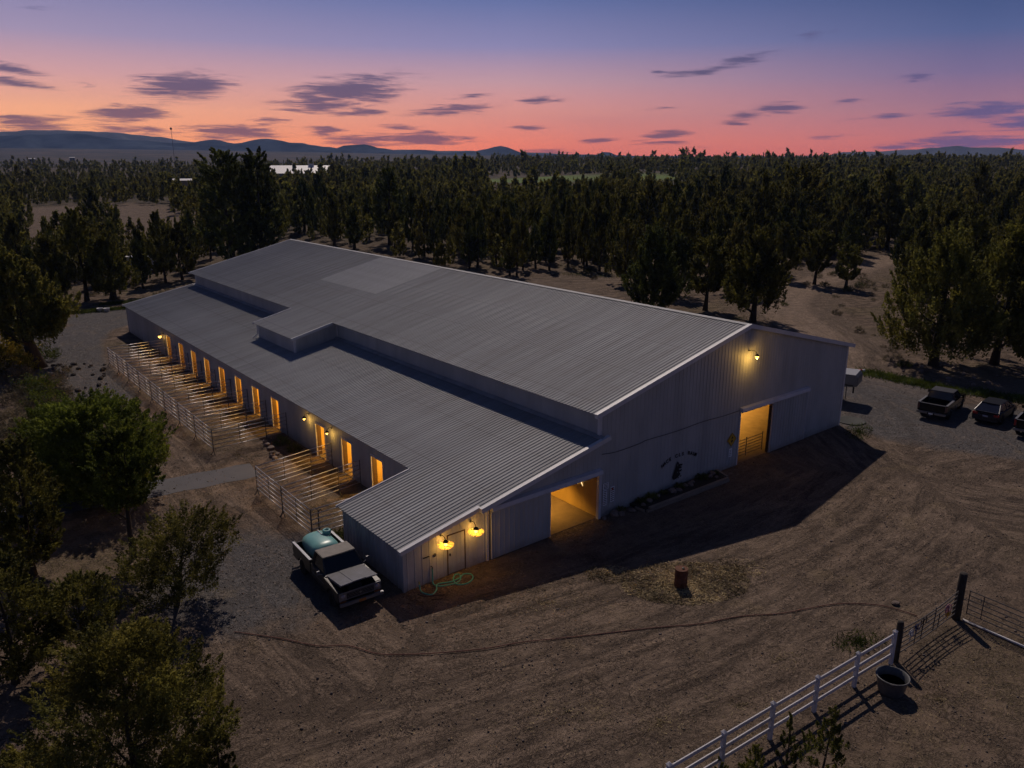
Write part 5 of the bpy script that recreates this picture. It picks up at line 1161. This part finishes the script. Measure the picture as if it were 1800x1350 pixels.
for i, (u, vb, vt, w, kind, cb, nc, nt, s, tr, leaf, gap, lean, lab) in enumerate(NEAR):
    x, y, z, H, Rr = tree_dims(u, vb, vt, w)
    Rr *= .84 if vb > 800 else .92; nc = int(nc*1.5) if vb > 800 else nc; nt = int(nt*.95) if vb > 800 else int(nt*1.1); s = s*(.95 if vb > 800 else 1.1)
    t = make_tree(kind, H, Rr, cb, nc, nt, s, 40+i, tr, leaf, gap, lean, limbs=10 if vb > 800 else 7, plume=.5 if vb > 800 else .75)
    t.location = (x, y, z-.02); t['label'] = lab
NEARXY = [tree_dims(q[0], q[1], q[2], q[3])[:2] for q in NEAR]
# ---- shared meshes for the forest
KINDS = [('juniper', 8, 2.0, .12, M_LEAF), ('juniper', 8, 2.3, .16, M_LEAF), ('spire', 8, 1.5, .10, M_LEAF), ('spire', 8, 1.6, .08, M_LEAFD), ('round', 8, 2.4, .22, M_LEAF), ('open', 8, 2.3, .24, M_LEAF), ('juniper', 8, 1.9, .14, M_LEAFD), ('spire', 8, 1.7, .16, M_LEAF)]
MIDP = []
for i, (k, H, Rr, cb, lf) in enumerate(KINDS):
    cb += .08; V, F = crown_arrays(k, H, Rr, cb, 130, 54, .26, 100+i, .24, 0, .8); cm = tri_mesh('crown', V, F, lf)
    tb = trunk_mb(H, .2, cb, Rr, 100+i, 0, 5); tmp = tb.build('trunk', M_BARK, None, True); tm = tmp.data; bpy.data.objects.remove(tmp); MIDP.append((cm, tm))
def lowtree(i, nt, s):
    k, H, Rr, cb, lf = KINDS[i]; return crown_arrays(k, H, Rr, cb+.04, nt//6, 6, s, 200+i, .14, 0, .8)[0]
# candidate positions in a widening jittered grid over the wedge in view
BND = [(-400, 520), (0, 525), (120, 522), (225, 518), (330, 478), (420, 440), (500, 425), (560, 430), (640, 448), (760, 466), (850, 478), (930, 490), (1000, 480), (1080, 482), (1150, 486), (1280, 492), (1360, 478), (1400, 462), (1560, 470), (1640, 500), (1760, 520), (2200, 560)]
HOLES = [(40, 262, 20, 55), (18, 205, 10, 18), (52, 215, 10, 26), (70, 62, 8, 6), (95, 38, 15, 9), (78, 24, 17, 13)]
for q, rx, ry in [(P3(930, 318), 60, 50), (P3(1010, 322), 45, 40), (P3(1150, 322), 40, 30)]: HOLES.append((q[0], q[1], rx, ry))
for (u, v, rr) in [(535, 322, 48), (323, 352, 10), (172, 292, 60), (1362, 297, 14)]: q = P3(u, v); HOLES.append((q[0], q[1], rr, rr))
cand = []; rgf = np.random.default_rng(5); r = 62.
while r < 2600:
    sp = 4.3+max(0, r-110)*.0125; da = sp/r
    a = np.arange(-.80, .80, da); a = a+rgf.uniform(-.45, .45, len(a))*da; rr = r+rgf.uniform(-.45, .45, len(a))*sp
    th = a-YAW; x = CAM[0]+np.sin(th)*rr; y = CAM[1]+np.cos(th)*rr; cand.append(np.stack([x, y, rr, a], 1)); r += sp
cand = np.concatenate(cand); z = zt(cand[:, 0], cand[:, 1])
D = np.stack([cand[:, 0]-CAM[0], cand[:, 1]-CAM[1], z-CAM[2]], 1); dep = D@FW; U = 900+FPX*(D@RT)/dep; Vp = 675-FPX*(D@UP)/dep
ok = Vp < np.interp(U, [b[0] for b in BND], [b[1] for b in BND])
ok &= ~((cand[:, 0] > -3) & (cand[:, 0] < 46) & (cand[:, 1] > -10) & (cand[:, 1] < 79))
for (cx, cy, rx, ry) in HOLES: ok &= ((cand[:, 0]-cx)/rx)**2+((cand[:, 1]-cy)/ry)**2 > 1
for (u0, u1, v0, v1) in [(855, 1060, 312, 350), (1120, 1190, 318, 345), (70, 138, 362, 432), (212, 278, 370, 445), (600, 640, 470, 520)]: ok &= ~((U > u0) & (U < u1) & (Vp > v0) & (Vp < v1))
clear = vnoise(cand[:, 0]/26, cand[:, 1]/26, 77); thin = rgf.uniform(0, 1, len(cand)); ok &= (clear > .24) | (thin < .25)
ok &= thin > np.interp(cand[:, 2], [100, 2500], [.06, .3]); ok &= (poly_dist(cand[:, 0], cand[:, 1], LANE)[0] > 3.2) & (poly_dist(cand[:, 0], cand[:, 1], YARD)[0] > 4)
for (nx_, ny_) in NEARXY: ok &= np.hypot(cand[:, 0]-nx_, cand[:, 1]-ny_) > 2.6
ok &= ~((cand[:, 2] > 1350) & (cand[:, 3] < -.02))
ok &= ~((cand[:, 2] > 700) & (cand[:, 3] < -.02) & (thin < .25))
cand = cand[ok]; z = z[ok]; U = U[ok]; Vp = Vp[ok]; N = len(cand); print('forest trees', N)
hgt = rgf.uniform(4.6, 10.4, N)*np.interp(cand[:, 3], [-.6, -.1, .2, .6], [.82, 1.12, 1.05, 1.0])*np.interp(cand[:, 2], [80, 300, 900], [1, 1.0, 1.25]); hgt *= np.where(rgf.uniform(0, 1, N) < .07, 1.35, 1); hgt *= np.where((rgf.uniform(0, 1, N) < .07) & (cand[:, 2] > 450) & (cand[:, 3] > -.1), 1.45, 1)
hgt = np.where((cand[:, 3] > .05) & (cand[:, 2] < 260), hgt*1.2, hgt)
hgt = np.where((U < 760) & (U > 500) & (cand[:, 2] < 180), hgt*1.15, hgt)
kidx = rgf.choice(len(KINDS), N, p=[.15, .06, .21, .18, .03, .06, .12, .19]); kidx = np.where((U > 480) & (U < 1000) & (rgf.uniform(0, 1, N) < .6), rgf.choice([2, 3, 6, 7], N), kidx)
wid = rgf.uniform(.68, 1.08, N); rot = rgf.uniform(0, 2*PI, N)
inview = (U > -30) & (U < 1830); order = np.argsort(-(hgt/cand[:, 2])*inview); NI = 300-len(NEAR)
KW = ['bushy', 'broad bushy', 'slim pointed', 'dark slim pointed', 'round-headed', 'loose open', 'dark bushy', 'tall pointed']
zone_old = lambda u: ('olive juniper in the forest at the left beyond the lane', 'junipers of the left forest') if u < 340 else (('dark upright conifer in the dense stand right behind the barn', 'conifers of the stand behind the barn') if u < 1000 else ('bushy juniper in the forest beyond the dirt clearing at the right', 'junipers of the right forest'))
for i in order[:NI]:
    cm, tm = MIDP[kidx[i]]; zn = [(120, 'at the far left beyond the lane'), (340, 'left of the tall twin pines'), (640, 'just right of the tall twin pines'), (1000, 'in the stand right behind the barn ridge'), (1300, 'behind the three junipers beyond the ridge'), (1560, 'beyond the dirt clearing'), (9999, 'behind the parked vehicles at the right')]; zt_w = next(w_ for lim, w_ in zn if U[i] < lim); lab = f'{KW[kidx[i]]} evergreen tree {zt_w}'; grp = f'{KW[kidx[i]]} trees {zt_w}'; s = hgt[i]/8
    t = thing('juniper_tree', lab, 'tree', (cand[i, 0], cand[i, 1], z[i]-.1), rot[i], grp); t.scale = (s*wid[i], s*wid[i], s); obj('crown', cm, t); obj('trunk', tm, t)
def forest_mesh(idx, name, nt, s, label):
    Vs = []
    for k in range(len(KINDS)):
        sel = idx[kidx[idx] == k]
        if not len(sel): continue
        for var in range(2):
            sub = sel[var::2]
            if not len(sub): continue
            T = lowtree(k, nt, s); T = T if var == 0 else T*[1, -1, 1]
            sc = hgt[sub]/8; c, s_ = np.cos(rot[sub]), np.sin(rot[sub]); w = (sc*wid[sub])[:, None]
            X = (T[None, :, 0]*c[:, None]-T[None, :, 1]*s_[:, None])*w+cand[sub, 0][:, None]; Y = (T[None, :, 0]*s_[:, None]+T[None, :, 1]*c[:, None])*w+cand[sub, 1][:, None]; Z = T[None, :, 2]*sc[:, None]+z[sub][:, None]
            Vs.append(np.stack([X, Y, Z], -1).reshape(-1, 3))
    V = np.concatenate(Vs); print(name, len(V)//3); return stuff(obj(name, tri_mesh(name, V, np.arange(len(V)).reshape(-1, 3), M_LEAF)), label, 'forest')
rest = order[NI:]; rest = rest[cand[rest, 2] < 2600]
dd = cand[rest, 2]
forest_mesh(rest[dd < 260], 'middle_forest', 560, .60, 'mass of olive junipers filling the middle distance behind the nearest forest trees')
forest_mesh(rest[(dd >= 260) & (dd < 650)], 'far_forest', 210, 1.2, 'mass of dark trees reaching back towards the horizon')
forest_mesh(rest[dd >= 650], 'horizon_forest', 54, 2.1, 'thin dark line of distant treetops along the horizon')

# ---- shrubs
def shrub_mesh(seed, leaf, n=26, nt=26, s=.10, R_=.6, H=.7, plume=1.3):
    rg = np.random.default_rng(seed); a = rg.uniform(0, 2*PI, n); q = np.sqrt(rg.uniform(0, 1, n)); el = (1-q*q*.75)
    C = np.stack([q*R_*np.cos(a), q*R_*np.sin(a), H*el*rg.uniform(.35, .95, n)], 1); A = np.stack([np.cos(a)*q, np.sin(a)*q, .8+0*a], 1); A /= np.linalg.norm(A, axis=1, keepdims=True)
    C = np.repeat(C, nt, 0); A2 = np.repeat(A, nt, 0); X = C+A2*rg.uniform(-.25, .3, (len(C), 1))*H+rg.normal(size=C.shape)*R_*.11; X[:, 2] = np.abs(X[:, 2])
    V, F = leaf_tris(X, A2, s, rg, .9, .4); return tri_mesh('shrub', V, F, leaf)
SAGE = [shrub_mesh(i, M_SAGE) for i in range(4)]; GOLD = [shrub_mesh(20+i, M_GOLD, 40, 40, .12, .7, .9) for i in range(2)]; GRN = [shrub_mesh(30+i, M_WEED, 30, 30, .10) for i in range(2)]; DARK = [shrub_mesh(50, M_LEAFD, 30, 40, .1)]
def shrub(u, v, s, ms, lab, grp=None, name='sagebrush'):
    p = P3(u, v); o = obj(name, random.choice(ms), None, (p[0], p[1], float(zt(p[0], p[1]))), random.uniform(0, 6)); o.scale = (s, s, s*random.uniform(.8, 1.15)); return tag(o, lab, 'shrub', grp)
rs = random.Random(3)
for k in range(70):
    u = rs.uniform(-10, 150); v = rs.uniform(655, 790)
    if v > 690+ (150-u)*1.0 or (u > 120 and v < 690): continue
    shrub(u, v, rs.uniform(.8, 1.7), SAGE, 'grey-brown sagebrush in the dense patch at the left edge above the gravel path', 'sagebrush at the left edge')
for (u, v, s, lab) in [(18, 640, 3.4, 'big glowing yellow rabbitbrush at the left edge beside the thick trunk'), (-12, 655, 3.2, 'yellow rabbitbrush cut by the left picture edge'), (45, 652, 1.6, 'low golden shrub between the big yellow one and the thick trunk')]: shrub(u, v, s, GOLD, lab, None, 'rabbitbrush')
for (u, v, s, lab) in [(82, 632, 2.0, 'yellow-green shrub right of the thick leaning trunk'), (62, 690, 2.4, 'green shrub at the foot of the thick leaning trunk, uphill'), (80, 715, 2.2, 'green shrub in the shade left of the rounded tree'), (70, 700, 1.8, 'small green shrub amid the shade of the thick trunk')]: shrub(u, v, s, GRN, lab, None, 'green_shrub')
shrub(497, 781, .85, DARK, 'round dark shrub by the barn wall, farther of two between the pens', None, 'round_shrub'); shrub(518, 794, .85, DARK, 'round dark shrub by the barn wall, nearer of two between the pens', None, 'round_shrub')
for k in range(60):
    u = rs.uniform(880, 1560); v = rs.uniform(470, 590) if u < 1420 else rs.uniform(482, 515)
    if v > 560-(1400-u)*.18 + (0 if u < 1400 else -40): continue
    shrub(u, v, rs.uniform(.7, 1.6), SAGE+GRN[:1], 'low dry shrub on the slope between the barn ridge and the right forest', 'shrubs beyond the barn ridge')
for k in range(70):
    u = rs.uniform(1390, 1640); v = rs.uniform(488, 640)
    if poly_dist(np.array([G(u, v)[0]]), np.array([G(u, v)[1]]), YARD)[0][0] < 4.5: continue
    shrub(u, v, rs.uniform(.4, 1.0), SAGE, 'small dry shrub scattered on the bare clearing beside the curving dirt road', 'shrubs on the dirt clearing')
for k in range(26):
    u = rs.uniform(60, 300); v = rs.uniform(500, 530); shrub(u, v-(u-200)*.1, rs.uniform(.5, 1.1), SAGE, 'low dry shrub under the trees behind the green verge', 'shrubs behind the green verge')
for k, (u, v) in enumerate([(1590, 645), (1490, 512), (1510, 505), (1080, 885), (1100, 868), (1170, 862), (1236, 832), (1250, 838)]):
    if k < 3: shrub(u, v, 1.1, DARK, ['dark stump-like shrub left of the broad junipers behind the vehicles', 'dark shrub under the right clearing juniper', 'low shrub right of the clearing juniper'][k], None, 'dark_shrub')
for k, x in enumerate([13.4, 15.0, 15.9, 16.9, 18.3, 20.3, 21.5]):
    o = obj('planter_plant', DARK[0], None, (x, -.38, .16)); s = .42+.1*(k % 3); o.scale = (s, s, s*.8); tag(o, ['dark plant left of the planter by the wall', 'first dark plant from the planter left end', 'second dark plant from the planter left end', 'dark plant left of planter centre', 'dark plant at planter centre under the horse head', 'dark plant right of planter centre', 'last dark plant at the planter right end'][k], 'plant')
# ---- scattered ground stuff
def blades(name, pts, s, m, label, seed=1, up=.6, spread=.6, cat='grass'):
    rg = np.random.default_rng(seed); P = np.asarray(pts); z = zt(P[:, 0], P[:, 1]); X = np.stack([P[:, 0], P[:, 1], z+s*.25*up+.03], 1)
    A = np.stack([rg.normal(size=len(X))*spread, rg.normal(size=len(X))*spread, np.full(len(X), up)], 1); V, F = leaf_tris(X, A, s, rg, 1.2, .16); stuff(obj(name, tri_mesh(name, V, F, m)), label, cat)
def patch(u0, v0, hu, hv, n, rg, power=1.):
    c = G(u0, v0); a = rg.uniform(0, 2*PI, n); q = rg.uniform(0, 1, n)**power; uu = u0+hu*q*np.cos(a); vv = v0+hv*q*np.sin(a); return np.array([P3(x, y)[:2] for x, y in zip(uu, vv)])
rg = np.random.default_rng(8)
P = np.concatenate([patch(1205, 1026, 114, 38, 4200, rg, .62), patch(1070, 1010, 45, 16, 500, rg), patch(1290, 1000, 60, 20, 500, rg)])
blades('spilled_straw', P, .25, M_STRAW, 'spilled golden straw around the rusty drum', 2, .12, 1.2, 'straw')
P = np.concatenate([patch(u, v, hu, hv, n, rg) for (u, v, hu, hv, n) in [(420, 800, 70, 14, 500), (560, 935, 60, 20, 500), (760, 1005, 110, 30, 700), (960, 1060, 130, 25, 500), (1370, 1160, 60, 30, 200), (1300, 1240, 80, 30, 250), (1160, 1270, 60, 30, 200), (1350, 1290, 60, 20, 200), (470, 760, 30, 20, 200), (420, 720, 120, 70, 900), (540, 870, 80, 50, 700), (900, 1010, 150, 30, 500), (1390, 880, 200, 60, 300), (1000, 1250, 400, 90, 900), (1650, 1230, 160, 100, 900)]])
blades('loose_hay', P, .13, M_STRAW, 'loose hay wisps scattered over the yard and pens', 3, .1, 1.2, 'straw')
def band(pts, w, n, rg):
    c = smooth_line([P3(*p) for p in pts], 6); c = np.array(c); k = rg.integers(0, len(c)-1, n); t = rg.uniform(0, 1, (n, 1)); q = c[k]*(1-t)+c[k+1]*t; return q+rg.normal(size=(n, 2))*w
P = np.concatenate([band([(1520, 655), (1580, 668), (1640, 680), (1680, 690)], .55, 3800, rg), band([(1715, 690), (1760, 700), (1800, 704), (1840, 708)], .6, 2200, rg)])
blades('green_verge', P, .42, M_WEED, 'strip of green weeds along the track behind the parked vehicles', 4, 1., .4, 'weeds')
P = np.concatenate([band([(100, 552), (140, 550), (180, 546), (235, 541)], .5, 3600, rg), band([(180, 536), (240, 530), (290, 522), (330, 516)], .5, 2400, rg)])
blades('far_green_verge', P, .42, M_WEED, 'strip of green weeds along the far end of the lane', 5, 1., .4, 'weeds')
P = np.concatenate([band([(1000, 482), (1080, 486)], 1.5, 1500, rg), band([(560, 955), (600, 945), (615, 935)], .35, 900, rg), patch(1510, 760, 25, 16, 500, rg), patch(1510, 1130, 50, 22, 400, rg), patch(1300, 560, 60, 20, 500, rg)])
blades('sparse_green', P, .24, M_WEED, 'sparse green tufts on the dirt by the pens and fence', 6, .9, .5, 'weeds')
n = 9000; xy = np.concatenate([np.stack([rg.uniform(-14, 60, n), rg.uniform(-24, 2, n)], 1), np.stack([rg.uniform(-9, -1.3, n//2), rg.uniform(0, 75, n//2)], 1), np.stack([rg.uniform(-30, -8, n//3), rg.uniform(20, 75, n//3)], 1)])
s = rg.uniform(.018, .05, len(xy))*np.where(rg.uniform(0, 1, len(xy)) < .03, 1.7, 1); oct_ = np.array([(1, 0, 0), (0, 1, 0), (-1, 0, 0), (0, -1, 0), (0, 0, .7), (0, 0, -.7)]); of = np.array([(0, 1, 4), (1, 2, 4), (2, 3, 4), (3, 0, 4), (1, 0, 5), (2, 1, 5), (3, 2, 5), (0, 3, 5)])
zz = zt(xy[:, 0], xy[:, 1]); V = oct_[None]*s[:, None, None]*rg.uniform(.6, 1.4, (len(xy), 6, 1))+np.stack([xy[:, 0], xy[:, 1], zz+s*.3], 1)[:, None]; F = of[None]+(np.arange(len(xy))*6)[:, None, None]
stuff(obj('pebbles', tri_mesh('pebbles', V.reshape(-1, 3), F.reshape(-1, 3), mat('pebble_stone', (.21, .165, .14), .9, 0, .6, .7, col2=(.10, .08, .065)))), 'pebbles and clods scattered over the bare yard', 'pebbles')
# dark lava stones on the slope under the left trees
for k in range(40):
    u = rs.uniform(90, 190); v = rs.uniform(640, 700); p = G(u, v); rock(p[0], p[1], rs.uniform(.10, .28), 'dark lava stone among those strewn on the slope right of the thick-trunked juniper', 'lava stones on the left slope').data = random.choice(LAVA)
for k in range(26):
    u = rs.uniform(1570, 1800); v = rs.uniform(640, 680); p = G(u, v); rock(p[0], p[1], rs.uniform(.10, .24), 'stone among those strewn in the shade behind the parked vehicles', 'stones in the shade behind the vehicles')

# ================================================================== HAZE
def haze():
    m = bpy.data.materials.new('evening_haze'); m.use_nodes = True; w = NT(m.node_tree); out = w.n('ShaderNodeOutputMaterial'); v = w.n('ShaderNodeVolumePrincipled')
    v.inputs['Color'].default_value = (.28, .47, 1., 1); v.inputs['Density'].default_value = 7e-5; v.inputs['Anisotropy'].default_value = .1; w.link(v.outputs[0], out.inputs['Volume'])
    o = MB().box(CAM[0]-5900, CAM[0]+5900, CAM[1]-5900, CAM[1]+5900, -3, 420).build('haze', m); o['kind'] = 'stuff'; o['label'] = 'thin evening haze over the whole valley'
    return o
haze()
